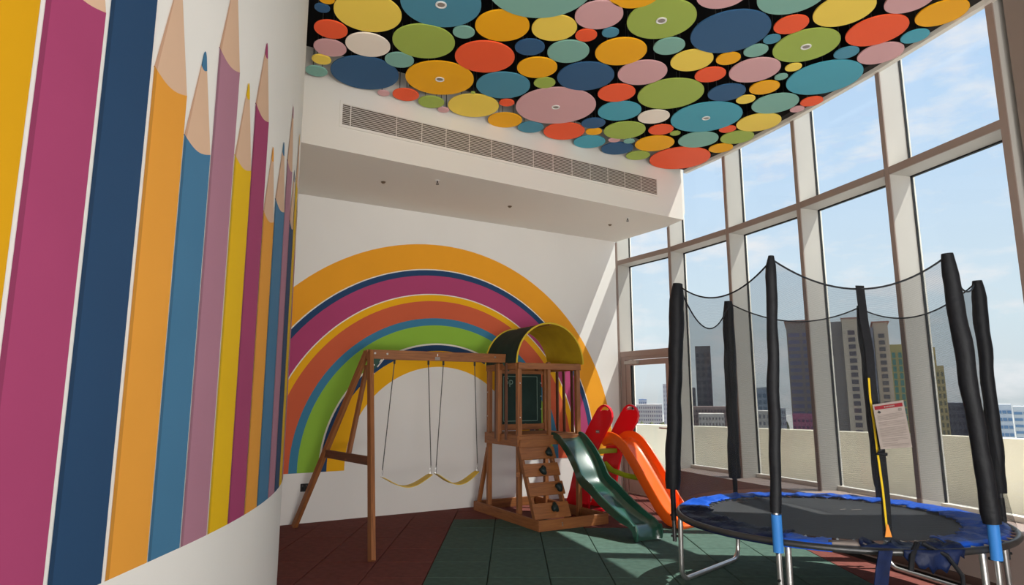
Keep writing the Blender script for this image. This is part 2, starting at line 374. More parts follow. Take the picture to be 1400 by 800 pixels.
for (y0, y1, zc, za, cn) in pens:
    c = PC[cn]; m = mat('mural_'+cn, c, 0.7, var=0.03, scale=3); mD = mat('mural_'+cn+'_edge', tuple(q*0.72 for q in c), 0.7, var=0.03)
    w = y1-y0; off = 0.004
    b = MB(); rows = []; n = 12; dip = 0.028
    for i in range(n+1):
        f = i/n; y = y0+w*f; zt = zc-dip*math.sin(math.pi*f) if 0 < f < 1 else zc
        rows.append([LP(y, 0.85, 0), LP(y, 0.85, off), LP(y, zt, off), LP(y, zt, 0)])
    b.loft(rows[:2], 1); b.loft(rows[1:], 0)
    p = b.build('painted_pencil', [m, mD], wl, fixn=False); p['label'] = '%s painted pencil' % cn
    # bare wood cone
    b = MB(); ym = (y0+y1)/2; zt0 = za-0.075
    rows = []; 
    for i in range(n+1):
        f = i/n; y = y0+w*f; zb = zc-dip*math.sin(math.pi*f) if 0 < f < 1 else zc
        k = (za-zt0)/(za-zc)*1.3; yt = ym+(y-ym)*k; zz = zt0-0.012*math.sin(math.pi*f)
        rows.append([LP(y, zb, off*0.9), LP(yt, zz, off*0.9)])
    b.loft(rows[:2], 1); b.loft(rows[1:], 0); o = b.build('bare_wood_tip', [M_skin, M_skinD], p, fixn=False); o['label'] = 'beige sharpened wood of the painted pencil'
    b = MB(); rows = []
    for i in range(n+1):
        f = i/n; y = y0+w*f; yt = ym+(y-ym)*k; zz = zt0-0.012*math.sin(math.pi*f); yq = ym+(y-ym)*k*0.55
        ztop = za-0.020*(2*abs(f-0.5))**2
        rows.append([LP(yt, zz, off), LP(yq, ztop, off)])
    b.loft(rows[:3], 1); b.loft(rows[2:], 0); o = b.build('pencil_lead', [m, mD], p, fixn=False); o['label'] = '%s point of the painted pencil' % cn

# right wall beside the windows
q0 = Vector((3.96, 4.60, 0))
struct(MB().prism([(3.962, 4.715, 0), (4.10, -4.5, 0), (4.75, -4.5, 0), (4.60, 4.85, 0)], (0, 0, 5.2)).build('wall_right', M_col))

# ------------------------------------------------------------------ ceiling
ceil = struct(MB().prism([(-5, -1.5, 4.95), (4.6, -1.5, 4.95), (4.6, 4.6, 4.95), (3.95, 4.8, 4.95), (3.66, 5.90, 4.95), (3.30, 7.03, 4.95), (2.86, 8.13, 4.95), (2.32, 9.20, 4.95), (1.70, 10.18, 4.95), (-5, 6.3, 4.95)], (0, 0, 0.15)).build('ceiling', M_black))
# dark fascia between ceiling void and window head, then cream head trim
b = MB(); b2 = MB()
hp = [FP[i]-fout(i)*0.02 for i in range(1, 6)]; hp[0] = B1+Vector((0.05, -0.02, 0)); hp.append(Vector((4.02, 4.0, 0)))
for i in range(len(hp)-1):
    a, c = hp[i], hp[i+1]; d = (c-a).normalized(); nn = Vector((-d.y, d.x, 0)); nn = nn if nn.x > 0 else -nn
    b.prism([(a-nn*0.10)+Vector((0, 0, ZC+.05)), (c-nn*0.10)+Vector((0, 0, ZC+.05)), (c+nn*.02)+Vector((0, 0, ZC+.05)), (a+nn*.02)+Vector((0, 0, ZC+.05))], (0, 0, 0.32))
    b2.prism([(a-nn*0.025)+Vector((0, 0, ZC)), (c-nn*0.025)+Vector((0, 0, ZC)), (c+nn*.03)+Vector((0, 0, ZC)), (a+nn*.03)+Vector((0, 0, ZC))], (0, 0, 0.045))
struct(b.build('trim_1', M_fascia)); struct(b2.build('trim_2', M_cream))
# white bulkhead over the play corner: L-shaped body so its face, soffit and end show
ex = Vector((2.50, 8.72, 0))
bl = B0-bd*0.9
b = MB()
b.add([(bl.x, bl.y, ZS), (B1.x, B1.y, ZS), (B1.x, B1.y, 5.0), (bl.x, bl.y, 5.0)], [(0, 1, 2, 3)])
ce = B1+Vector((0.05, 0.07, 0))
b.add([(B1.x, B1.y, ZS), (ce.x, ce.y, ZS+.12), (ce.x, ce.y, 5.0), (B1.x, B1.y, 5.0)], [(0, 1, 2, 3)])
k1 = FP[1]+Vector((-.03, -.02, 0))
b.add([(ce.x, ce.y, ZS+.12), (k1.x, k1.y, ZS), (k1.x, k1.y, 5.0), (ce.x, ce.y, 5.0)], [(0, 1, 2, 3)])
b.add([(B1.x, B1.y, ZS), (k1.x, k1.y, ZS), (ce.x, ce.y, ZS+.12)], [(0, 1, 2)])
wl0 = W0-wd*0.9; c0 = FP[0]+Vector((-.03, -.04, 0))
b.add([(bl.x, bl.y, ZS), (B1.x, B1.y, ZS), (k1.x, k1.y, ZS), (c0.x, c0.y, ZS), (W1.x, W1.y, ZS), (wl0.x, wl0.y, ZS)], [(0, 1, 2, 3, 4, 5)])
b.add([(bl.x, bl.y, 5.0), (B1.x, B1.y, 5.0), (k1.x, k1.y, 5.0), (c0.x, c0.y, 5.0), (W1.x, W1.y, 5.0), (wl0.x, wl0.y, 5.0)], [(0, 1, 2, 3, 4, 5)])
b.add([(k1.x, k1.y, ZS), (c0.x, c0.y, ZS), (c0.x, c0.y, 5.0), (k1.x, k1.y, 5.0)], [(0, 1, 2, 3)])
bulk = struct(b.build('trim_3', M_soffit, fixn=False))

# long air grille in the bulkhead face
gr = thing('air_grille', 'long white slotted air grille set in the white bulkhead under the discs', 'vent', (0, 0, 0))
ang = math.atan2(bd.y, bd.x); gp = B0+bd*0.36; gr.location = (gp.x, gp.y, 4.20); gr.rotation_euler = (0, 0, ang)
GL = 4.42; GH = 0.225
fr = MB(); fw = 0.028
fr.box((-fw, -.012, -fw), (GL+fw, 0.0, 0)); fr.box((-fw, -.012, GH), (GL+fw, 0.0, GH+fw)); fr.box((-fw, -.012, 0), (0, 0.0, GH)); fr.box((GL, -.012, 0), (GL+fw, 0.0, GH))
fr.build('grille_frame', M_soffit, gr)
MB().box((0, -.003, 0), (GL, -.001, GH)).build('duct_shadow_sheet', mat('duct_shadow_brown', (0.10, 0.075, 0.055), 0.8), gr)  # flat brown sheet puts the duct's shade behind the louvres
for k in range(11):
    z = 0.012+k*0.0203; MB().prism([(0, -.010, z), (0, -.003, z+.008), (0, -.003, z+.011), (0, -.010, z+.003)], (GL, 0, 0)).build('louvre', M_soffit, gr)
nb = 15
for k in range(1, nb):
    MB().box((GL*k/nb-.004 if k > 1 else .08, -.0115, 0), (GL*k/nb+.004 if k > 1 else .09, -.0105, GH)).build('grille_bar', M_soffit, gr)

# ceiling discs
DC = {'yellow': (0.86, 0.62, 0.09), 'orange': (0.95, 0.40, 0.006), 'red': (0.90, 0.105, 0.032), 'pink': (0.64, 0.36, 0.37), 'white': (0.84, 0.74, 0.64), 'navy': (0.030, 0.098, 0.21),
      'sage': (0.21, 0.42, 0.35), 'green': (0.34, 0.44, 0.08), 'blue': (0.07, 0.25, 0.35), 'teal': (0.07, 0.34, 0.44)}
for _k in DC: DC[_k] = tuple(min(.97, q*1.12) for q in DC[_k])
WORD = {'sage': 'sage green', 'green': 'lime green', 'blue': 'steel blue', 'teal': 'turquoise', 'navy': 'navy blue'}
discs = [('orange', -1.491, 4.709, 0.065, 0), ('navy', -1.565, 4.838, 0.063, 0), ('yellow', -1.205, 4.918, 0.283, 0), ('red', -1.578, 5.141, 0.144, 0), ('white', -1.310, 5.391, 0.203, 0), ('pink', -1.675, 5.460, 0.149, 0), ('yellow', -1.811, 5.654, 0.091, 0), ('sage', -1.923, 5.872, 0.106, 0), ('navy', -1.460, 5.930, 0.336, 0), ('sage', -1.069, 5.655, 0.139, 0), ('green', -0.794, 5.340, 0.284, 0), ('blue', -0.577, 4.784, 0.334, 1), ('sage', -0.422, 5.195, 0.098, 0), ('orange', -0.726, 6.026, 0.348, 1), ('sage', 0.227, 4.545, 0.431, 0), ('orange', -0.081, 5.111, 0.240, 0), ('yellow', 0.373, 5.145, 0.201, 0), ('pink', 0.736, 4.945, 0.206, 0), ('red', 0.663, 5.248, 0.098, 0), ('blue', 0.874, 5.215, 0.076, 0), ('navy', 0.167, 5.442, 0.140, 0), ('sage', 0.527, 5.521, 0.198, 0), ('red', -0.254, 5.606, 0.286, 0), ('orange', 0.248, 5.802, 0.199, 0), ('navy', 0.740, 5.979, 0.289, 0), ('orange', 1.016, 5.514, 0.242, 0), ('green', 0.336, 6.117, 0.112, 0), ('blue', -0.088, 6.164, 0.282, 0), ('pink', 0.487, 6.657, 0.449, 1), ('red', 1.107, 6.330, 0.200, 0), ('orange', 0.983, 4.628, 0.220, 0), ('green', 1.280, 5.020, 0.296, 1), ('pink', 1.690, 4.654, 0.211, 0), ('navy', 1.925, 5.195, 0.343, 0), ('sage', 1.445, 5.430, 0.145, 0), ('yellow', 1.726, 5.693, 0.202, 0), ('orange', 2.061, 5.649, 0.114, 0), ('red', 1.987, 5.967, 0.153, 0), ('pink', 1.295, 5.906, 0.245, 0), ('green', 1.690, 6.383, 0.350, 0), ('navy', 2.268, 6.324, 0.195, 0), ('pink', 2.394, 5.871, 0.244, 0), ('sage', 2.274, 5.517, 0.111, 0), ('sage', 2.246, 4.657, 0.274, 0), ('yellow', 2.769, 4.880, 0.241, 0), ('red', 2.413, 5.077, 0.144, 0), ('blue', 2.342, 5.314, 0.076, 0), ('green', 2.704, 5.436, 0.290, 1), ('red', 3.211, 5.184, 0.250, 0), ('blue', 3.126, 5.537, 0.109, 0), ('pink', 3.465, 5.572, 0.197, 0), ('yellow', 2.752, 5.812, 0.078, 0), ('sage', 2.710, 6.000, 0.064, 0), ('teal', 3.153, 6.029, 0.358, 0), ('orange', 2.634, 6.238, 0.152, 0), ('pink', 3.225, 4.734, 0.184, 0), ('orange', 3.618, 4.932, 0.197, 0), ('teal', 3.595, 5.261, 0.114, 0), ('teal', 2.233, 6.932, 0.402, 1), ('yellow', 2.526, 6.482, 0.101, 0), ('sage', 2.883, 6.583, 0.246, 0), ('red', 3.261, 6.531, 0.116, 0), ('pink', 3.199, 6.746, 0.077, 0), ('yellow', 2.895, 7.084, 0.252, 0), ('red', 2.597, 7.284, 0.100, 0), ('sage', 2.327, 7.577, 0.247, 0), ('green', 2.797, 7.530, 0.202, 0), ('orange', 2.707, 7.879, 0.153, 0), ('red', 2.264, 8.222, 0.405, 0), ('teal', 1.214, 6.788, 0.246, 0), ('white', 1.630, 6.925, 0.183, 0), ('navy', 0.956, 7.082, 0.142, 0), ('red', 0.635, 7.341, 0.253, 0), ('orange', 0.996, 7.348, 0.101, 0), ('green', 1.358, 7.290, 0.253, 0), ('red', 1.791, 7.270, 0.150, 0), ('green', 1.990, 7.377, 0.064, 0), ('teal', 0.980, 7.666, 0.202, 0), ('pink', 1.286, 7.600, 0.077, 0), ('sage', 1.473, 7.616, 0.072, 0), ('navy', 1.367, 7.883, 0.210, 0), ('green', 1.683, 8.128, 0.160, 0), ('orange', 1.809, 7.696, 0.248, 0), ('pink', -1.356, 6.337, 0.064, 0), ('red', -1.124, 6.361, 0.141, 0), ('green', -0.875, 6.532, 0.143, 0), ('pink', -0.763, 6.724, 0.066, 0), ('yellow', -0.423, 6.638, 0.284, 0), ('red', -0.054, 6.551, 0.084, 0), ('orange', -0.079, 7.009, 0.202, 0), ('blue', 0.225, 7.220, 0.157, 0), ('green', -0.409, 6.319, 0.023, 0)]
def size(r): return 'tiny' if r < .085 else 'small' if r < .16 else 'mid-sized' if r < .26 else 'large'
def dname(d): return '%s %s' % (size(d[3]), WORD.get(d[0], d[0]))
def dpx(d):
    v = Vector((d[1], d[2], ZC-EYE)); w = v.dot(_F); return (v.dot(_R)/w, v.dot(_U)/w)
used = {}
def disc_label(i):
    d = discs[i]; x, y = dpx(d)
    nb_ = sorted((j for j in range(len(discs)) if j != i), key=lambda j: math.hypot(discs[j][1]-d[1], discs[j][2]-d[2])-discs[j][3])[:7]
    def rel(j):
        a, c = dpx(discs[j]); dx, dy = x-a, (y-c)*1.8
        return ('right of' if dx > 0 else 'left of') if abs(dx) > abs(dy) else ('above' if dy > 0 else 'below')
    me_ = dname(d)+(' ceiling disc with a downlight' if d[4] else ' ceiling disc')
    for a in range(len(nb_)):
        for c in range(len(nb_)):
            if a == c: continue
            L = '%s %s %s and %s %s' % (me_, rel(nb_[a]), dname(discs[nb_[a]]), rel(nb_[c]), dname(discs[nb_[c]]))
            if L not in used and len(L.split()) <= 16: used[L] = 1; return L
    return me_
GRP = 'round coloured discs hung under the black ceiling'
for i, d in enumerate(discs):
    cn, x, y, r, lamp = d
    m = mat('disc_'+cn, DC[cn], 0.65, var=0.03, scale=1.2)
    z = ZC+random.choice((0.0, 0.006, 0.012))
    o = MB().disc((0, 0, 0), r*0.985, 0.012, 56, 0, 0.002).build('ceiling_disc', m, smooth=False)
    o.location = (x, y, z)
    tag(o, disc_label(i), 'ceiling disc', GRP)
    for k in range(2 if r < .15 else 3):
        a = k*2*math.pi/3+x*3; rr = r*0.5; MB().tube([(rr*math.cos(a), rr*math.sin(a), .011), (rr*math.cos(a), rr*math.sin(a), 4.95-z)], .004, 6).build('hanging_rod', M_steelD, o)
    if lamp:
        rows = []; n = 24
        for (rr, zz) in ((.046, -.001), (.046, -.009), (.036, -.010), (.030, -.004)): rows.append([(rr*math.cos(2*math.pi*k/n), rr*math.sin(2*math.pi*k/n), zz) for k in range(n)])
        dl = MB().loft(rows, 0, True).build('downlight', M_white, o, smooth=True)
        MB().disc((0, 0, -.005), .031, .004, 20).build('lamp_lens', mat('lamp_grey', (0.28, 0.24, 0.21), 0.3), dl)
# service rails and boxes in the dark void near the bulkhead
vd = thing('ceiling_duct', 'dark grey service duct in the ceiling void behind the navy disc', 'duct', (-0.95, 6.35, 4.72), ang)
MB().box((-.1, -.05, 0), (.06, .12, .2)).build('duct_box', mat('void_grey', (0.05, 0.047, 0.043), 0.7), vd)
MB().tube([(.06, .03, .12), (1.5, .03, .12)], .03, 10).build('duct_pipe', MATS['void_grey'], vd)

# sprinklers and detectors under the soffit
def soff(name, label, cat, x, y, kind):
    t = thing(name, label, cat, (x, y, ZS))
    MB().disc((0, 0, -.006), .028, .006, 20).build('ceiling_rose', M_white if kind == 's' else M_brass, t)
    if kind == 's':
        MB().tube([(0, 0, -.004), (0, 0, -.03)], .008, 8).build('stem', M_steelD, t)
        MB().disc((0, 0, -.05), .018, .003, 14).build('deflector', M_steelD, t)
        for s_ in (-1, 1): MB().tube([(0, 0, -.03), (s_*.012, 0, -.035), (s_*.012, 0, -.045), (0, 0, -.05)], .003, 6).build('frame_arm', M_steelD, t)
    else: MB().disc((0, 0, -.018), .017, .013, 18).build('dome', M_brass, t)
soff('sprinkler', 'bronze sprinkler head under the white bulkhead, left one', 'sprinkler', -0.864, 7.121, 's')
soff('sprinkler', 'bronze sprinkler head under the bulkhead nearest the windows', 'sprinkler', 1.625, 8.708, 's')
soff('ceiling_sensor', 'small bronze ceiling dome at the left end of the soffit', 'sensor', -1.502, 7.170, 'd')
soff('ceiling_sensor', 'small bronze ceiling dome in the middle of the soffit', 'sensor', -0.027, 8.139, 'd')
soff('ceiling_sensor', 'small bronze ceiling dome beside the sprinkler nearest the windows', 'sensor', 1.431, 9.057, 'd')

# ------------------------------------------------------------------ windows
def seg_box(i, a, b, z0, z1, d0, d1, mb, mi=0):
    """box between facade fractions a..b of bay i, depth d0..d1 outward"""
    P, Q = FP[i], FP[i+1]; n0, n1 = fout(i), fout(i+1)
    if i == 0: n0 = n1 = (fout(0)+fout(1)).normalized()
    def pt(f, d): return P.lerp(Q, f)+n0.lerp(n1, f).normalized()*d
    ps = [pt(a, d0), pt(b, d0), pt(b, d1), pt(a, d1)]
    mb.prism([(p.x, p.y, z0) for p in ps], (0, 0, z1-z0), mi); return mb
SILL = 0.45; TR0, TR1 = 3.545, 3.610
for i in range(6):                            # mullion fins
    t = ftan(i); n = fout(i)
    if i == 0: t = (FP[1]-FP[0]).normalized(); n = Vector((-t.y, t.x, 0)); n = n if n.x > 0 else -n
    P = FP[i]; w = 0.024 if i < 5 else 0.03
    z0 = 0.0 if i < 2 else SILL
    b = MB(); ps = [P-t*w, P+t*w, P+t*w+n*DEP, P-t*w+n*DEP]
    b.prism([(p.x, p.y, z0) for p in ps], (0, 0, 5.6-z0))
    f = struct(b.build('trim_%d' % (4+i), M_frame))
    b = MB()
    for s_ in (-1, 1):
        q = P+t*(s_*w); ps = [q+n*(DEP-.012), q+t*(s_*.005)+n*(DEP-.012), q+t*(s_*.005)+n*(DEP+.012), q+n*(DEP+.012)]
        b.prism([(p.x, p.y, z0) for p in ps], (0, 0, 5.6-z0))
    b.build('gasket', M_gasket, f)
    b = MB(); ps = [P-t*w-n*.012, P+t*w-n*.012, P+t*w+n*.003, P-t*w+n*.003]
    b.prism([(p.x, p.y, z0) for p in ps], (0, 0, (ZC if i > 1 else ZS)-z0)); b.build('front_shade_strip', M_front_shade, f)
    b = MB()
    ps = [P-t*(w+.010)+n*(DEP+.013), P+t*(w+.010)+n*(DEP+.013), P+t*(w+.010)+n*(DEP+.03), P-t*(w+.010)+n*(DEP+.03)]
    b.prism([(p.x, p.y, z0) for p in ps], (0, 0, 5.6-z0)); b.build('outer_cap', M_cream, f)
for i in range(5):
    wroot = bpy.data.objects.new('window_%d' % (i+1), None); col.objects.link(wroot); struct(wroot)
    zl = SILL if i else 2.14
    seg_box(i, 0.03, 0.97, zl, TR0, DEP-.006, DEP+.006, MB()).build('glass_pane', M_glass, wroot)
    seg_box(i, 0.03, 0.97, TR1, 5.6, DEP-.006, DEP+.006, MB()).build('glass_pane', M_glass, wroot)
    b = seg_box(i, 0.0, 1.0, TR0, TR1, 0.0, DEP+.02, MB()); b.build('transom_rail', M_frame, wroot)
    seg_box(i, 0.025, 0.975, TR0-.004, TR1+.004, -.012, 0.004, MB()).build('front_shade_strip', M_front_shade, wroot)
    g_ = MB()
    seg_box(i, 0.03, 0.97, TR0-.012, TR0, DEP-.02, DEP+.01, g_); seg_box(i, 0.03, 0.97, TR1, TR1+.012, DEP-.02, DEP+.01, g_)
    g_.build('gasket', M_gasket, wroot)
    if i:
        seg_box(i, 0.0, 1.0, SILL-.005, SILL+.045, DEP-.05, DEP+.03, MB()).build('window_sill', M_cream, wroot)
    else:
        seg_box(0, 0.0, 1.0, 2.06, 2.14, 0.0, 0.12, MB()).build('head_rail', M_frameD, wroot)
# door in the first bay
door = bpy.data.objects.new('door_1', None); col.objects.link(door); struct(door)
b = MB()
seg_box(0, 0.02, 0.10, 0, 2.06, 0.01, 0.09, b); seg_box(0, 0.92, 0.98, 0, 2.06, 0.01, 0.09, b); seg_box(0, 0.10, 0.92, 2.01, 2.06, 0.01, 0.09, b)
b.build('door_frame', M_frameD, door)
b = MB()
seg_box(0, 0.105, 0.185, 0.01, 2.0, 0.02, 0.07, b); seg_box(0, 0.835, 0.915, 0.01, 2.0, 0.02, 0.07, b)
seg_box(0, 0.185, 0.835, 1.92, 2.0, 0.02, 0.07, b); seg_box(0, 0.185, 0.835, 0.01, 0.24, 0.02, 0.07, b)
lf = b.build('door_leaf', M_frameD, door)
seg_box(0, 0.185, 0.835, 0.24, 1.92, 0.04, 0.05, MB()).build('glass_pane', M_glass, lf)
b = MB(); seg_box(0, 0.185, 0.20, 0.24, 1.92, 0.035, 0.055, b); seg_box(0, 0.82, 0.835, 0.24, 1.92, 0.035, 0.055, b); b.build('gasket', M_gasket, lf)
b = MB(); seg_box(0, 0.74, 0.885, 0.985, 1.005, -0.05, -0.03, b); seg_box(0, 0.87, 0.885, 0.985, 1.005, -0.03, 0.02, b); b.build('door_handle', M_steel, lf)
b = MB(); seg_box(0, 0.12, 0.36, 1.94, 1.985, -0.03, 0.02, b); b.build('door_closer', M_frame, lf)
# plinth under the windows
b = MB()
pin = [FP[1]+(FP[2]-FP[1])*0.02]+[FP[i]-fout(i)*CURB for i in range(2, 6)]+[Vector((4.02, 3.6, 0))]
pin[0] = FP[1]-fout(1)*0.12+(FP[2]-FP[1])*0.03
pout = [FP[i]+fout(i)*(DEP+.12) for i in range(1, 6)]+[Vector((4.5, 3.6, 0))]
for i in range(5):
    ps = [pin[i], pin[i+1], pout[i+1], pout[i]]; b.prism([(p.x, p.y, -.02) for p in ps], (0, 0, SILL+.02))
pl = struct(b.build('trim_10', M_taupe))
b = MB()
for i in range(5):
    a, c = pin[i], pin[i+1]; d = (c-a).normalized(); nn = Vector((d.y, -d.x, 0)); nn = -nn if nn.x > 0 else nn
    ps = [a, c, c+nn*.015, a+nn*.015]; b.prism([(p.x, p.y, 0.0) for p in ps], (0, 0, 0.06))
struct(b.build('baseboard_right', mat('dark_skirting', (0.09, 0.05, 0.04), 0.7)))
# threshold
b = MB(); seg_box(0, 0.0, 1.0, -.02, 0.012, -0.02, 0.36, b); struct(b.build('trim_11', M_frameD))

# ------------------------------------------------------------------ balcony outside
M_bal = mat('balcony_render', (0.86, 0.78, 0.62), 0.9, var=0.06, scale=2, bump=0.2, bscale=60)
M_balf = mat('balcony_floor_tile', (0.78, 0.75, 0.68), 0.8, var=0.05)
struct(MB().prism([(1.9, 10.6, -.15), (3.4, 7.7, -.15), (4.1, 5.5, -.15), (4.7, 3.0, -.15), (7.6, 3.0, -.15), (7.2, 6.0, -.15), (5.4, 9.4, -.15), (3.0, 12.3, -.15), (1.0, 13.6, -.15), (1.2, 10.2, -.15)], (0, 0, 0.13)).build('balcony_floor', M_balf))
pp = [Vector((0.4, 13.9, 0)), Vector((2.35, 12.0, 0)), Vector((3.7, 10.65, 0)), Vector((4.9, 9.25, 0)), Vector((5.7, 8.2, 0)), Vector((6.35, 7.0, 0)), Vector((6.9, 5.4, 0)), Vector((7.3, 3.0, 0))]
b = MB()
for i in range(len(pp)-1):
    a, c = pp[i], pp[i+1]; d = (c-a).normalized(); nn = Vector((-d.y, d.x, 0)); nn = nn if nn.x > 0 else -nn
    b.prism([(a.x, a.y, -.15), (c.x, c.y, -.15), (c.x+nn.x*.2, c.y+nn.y*.2, -.15), (a.x+nn.x*.2, a.y+nn.y*.2, -.15)], (0, 0, 1.09))
struct(b.build('wall_balcony', M_bal))

# ------------------------------------------------------------------ city beyond
GZ = -38.0
def atp(x, y, Y):                            # world point at forward distance Y seen in direction (x, y); used only to lay out the far city plan
    d = _R*(x-700)-_U*(y-400)+_F*875; return d*(Y/d.y)+Vector((0, 0, EYE))
M_haze = []
def bm(name, c): return mat(name, c, 0.9, var=0.08, scale=0.05)
def building(label, x0, x1, ytop, Y, depth, c, wins=None, wc=(0.10, 0.12, 0.15), roofc=None, steps=None, name='tower_block', cat='building', group=None, yaw=0.0, top_over=0.0, wing_of=None):
    A = atp(x0, ytop, Y); B = atp(x1, ytop, Y); yaw = -math.atan2((A.x+B.x)/2, Y); w = (B.x-A.x)*math.cos(yaw); z = A.z
    if wing_of:
        t = bpy.data.objects.new('wing', None); col.objects.link(t); t.parent = wing_of; t.location = Matrix.Rotation(-wing_of.rotation_euler.z, 3, 'Z') @ Vector(((A.x+B.x)/2-wing_of.location.x, Y-wing_of.location.y, 0)); t['label'] = label
    else: t = thing(name, label, cat, ((A.x+B.x)/2, Y, GZ), yaw, group)
    H = z-GZ; m = bm('facade_%d_%d_%d' % tuple(int(q*100) for q in c), c)
    MB().box((-w/2, 0, 0), (w/2, depth, H)).build('facade', m, t)
    if roofc:
        MB().box((-w/2-w*top_over, -w*top_over, H), (w/2+w*top_over, depth, H+w*.09)).build('roof_slab', bm('roof_%d_%d' % (int(roofc[0]*100), int(roofc[1]*100)), roofc), t)
        MB().box((-w*.2, depth*.2, H+w*.05), (w*.15, depth*.6, H+w*.13)).build('plant_room', m, t)
    if wins:
        nx, nz, fw, fh, ztop_off, zr = wins
        mw = bm('glazing_%d_%d' % (int(wc[0]*100), int(wc[2]*100)), wc); mw.node_tree.nodes['Principled BSDF'].inputs['Roughness'].default_value = 0.3
        cw = w/nx; ch = zr/nz; big = cw*fw/Y*875 > 5
        pane = None; allb = MB()
        for i in range(nx):
            for j in range(nz):
                xc = -w/2+cw*(i+.5); zc_ = H-ztop_off-ch*(j+.5)
                if big:
                    if pane is None: pane = MB().box((-cw*fw/2, -.25, -ch*fh/2), (cw*fw/2, -.01, ch*fh/2)).mesh('window', mw)
                    link('window', pane, t, (xc, 0, zc_))
                else: allb.box((xc-cw*fw/2, -.25, zc_-ch*fh/2), (xc+cw*fw/2, -.01, zc_+ch*fh/2))
        if not big:
            o = allb.build('window', mw, t); o['kind'] = 'stuff'
    return t
dt = building('dark slim grey-brown tower seen through left net panel', 950, 971, 475, 420, 25, (0.15, 0.14, 0.145), (3, 16, .6, .5, 3, 70), (0.085, 0.085, 0.10), (0.13, 0.12, 0.12), name='office_tower')
building('lower dark block', 941, 950, 530, 421, 20, (0.16, 0.15, 0.16), (2, 10, .6, .5, 3, 40), (0.09, 0.09, 0.11), wing_of=dt)
building('grey glass office block beside the front trampoline pole', 1034, 1056, 532, 380, 20, (0.25, 0.30, 0.36), (3, 8, .7, .6, 2, 30), (0.13, 0.18, 0.24), (0.3, 0.32, 0.34), name='office_block')
building('low beige block below the grey glass office block', 1030, 1064, 562, 330, 20, (0.50, 0.46, 0.42), (6, 4, .5, .5, 1, 14), (0.2, 0.2, 0.22), name='low_block')
building('brown and blue apartment tower left of the tall beige tower', 1074, 1113, 441, 214, 22, (0.27, 0.22, 0.19), (2, 17, .8, .55, 3, 40), (0.16, 0.15, 0.24), (0.30, 0.17, 0.13), name='apartment_tower', top_over=0.06)
bt = building('tall beige apartment tower with square windows behind the zipper strip', 1150, 1174, 436, 183, 20, (0.54, 0.44, 0.33), (1, 17, .40, .62, 3, 34), (0.11, 0.09, 0.10), (0.38, 0.20, 0.16), name='apartment_tower', top_over=0.05)
building('dark grey wing on the left', 1130, 1150, 440, 192, 18, (0.24, 0.21, 0.195), (2, 17, .3, .5, 3, 34), (0.22, 0.20, 0.20), wing_of=bt)
building('blue-grey glazed wing', 1174, 1193, 448, 192, 18, (0.22, 0.23, 0.28), (3, 17, .7, .7, 3, 38), (0.14, 0.16, 0.22), wing_of=bt)
building('beige wing with dark square windows', 1193, 1213, 441, 191, 20, (0.52, 0.43, 0.33), (1, 17, .42, .62, 3, 34), (0.12, 0.11, 0.12), (0.36, 0.17, 0.13), wing_of=bt, top_over=0.12)
building('yellow and green glazed tower behind the hanging notice', 1216, 1233, 471, 260, 22, (0.50, 0.40, 0.16), (2, 18, .55, .8, 3, 50), (0.10, 0.25, 0.20), name='apartment_tower')
ot = building('ochre stepped tower behind the third mullion from the right', 1264, 1278, 475, 262, 20, (0.50, 0.37, 0.14), (2, 16, .5, .6, 3, 45), (0.18, 0.22, 0.16), name='apartment_tower')
building('lower ochre step', 1278, 1290, 500, 258, 20, (0.46, 0.36, 0.17), (2, 14, .5, .6, 2, 40), (0.15, 0.15, 0.10), wing_of=ot)
building('dark grey office block in front of the right trampoline sleeve', 1287, 1325, 551, 300, 30, (0.10, 0.10, 0.13), (6, 6, .6, .5, 1, 20), (0.05, 0.05, 0.08), name='office_block')
building('white banded building at the far right of the skyline', 1355, 1382, 553, 250, 22, (0.55, 0.60, 0.66), (4, 6, .8, .4, 1.5, 17), (0.15, 0.26, 0.42), name='hotel_block')
building('white and blue balconied building right of the banded one', 1384, 1424, 556, 275, 22, (0.62, 0.66, 0.70), (3, 6, .85, .4, 1.5, 16), (0.16, 0.28, 0.45), name='hotel_block')
building('long pale low-rise block seen through the door glass', 858, 905, 553, 520, 30, (0.52, 0.47, 0.45), (16, 5, .5, .5, 1, 16), (0.22, 0.20, 0.24), name='low_block')
building('pale block with blue roof seen through the door glass', 873, 884, 547, 560, 30, (0.48, 0.50, 0.56), (4, 3, .5, .5, 1, 10), (0.2, 0.24, 0.32), (0.2, 0.3, 0.5), name='low_block')
building('slim pale grey tower at right edge of the door glass', 906, 912, 525, 600, 20, (0.50, 0.46, 0.46), (2, 10, .4, .5, 1, 40), (0.3, 0.3, 0.33), name='slim_tower')
building('wide brown low-rise block behind the left net panel', 925, 1000, 556, 375, 20, (0.30, 0.22, 0.20), (18, 4, .5, .5, 1, 12), (0.12, 0.10, 0.11), name='low_block')
building('white building between the two left trampoline sleeves', 955, 990, 566, 350, 22, (0.62, 0.56, 0.50), (8, 3, .5, .45, 1, 9), (0.25, 0.22, 0.22), name='low_block')
building('small pale block left of the brown and blue tower', 1060, 1074, 558, 412, 10, (0.42, 0.42, 0.44), (5, 4, .5, .5, 1, 14), (0.2, 0.2, 0.24), name='low_block')
building('distant hazy block between beige tower and stepped tower', 1236, 1262, 545, 480, 22, (0.42, 0.42, 0.42), (7, 5, .5, .5, 1, 20), (0.2, 0.2, 0.2), name='low_block')
building('distant pale block between two trampoline back poles', 1010, 1031, 560, 520, 22, (0.45, 0.44, 0.46), (7, 4, .5, .5, 1, 18), (0.24, 0.22, 0.26), name='low_block')
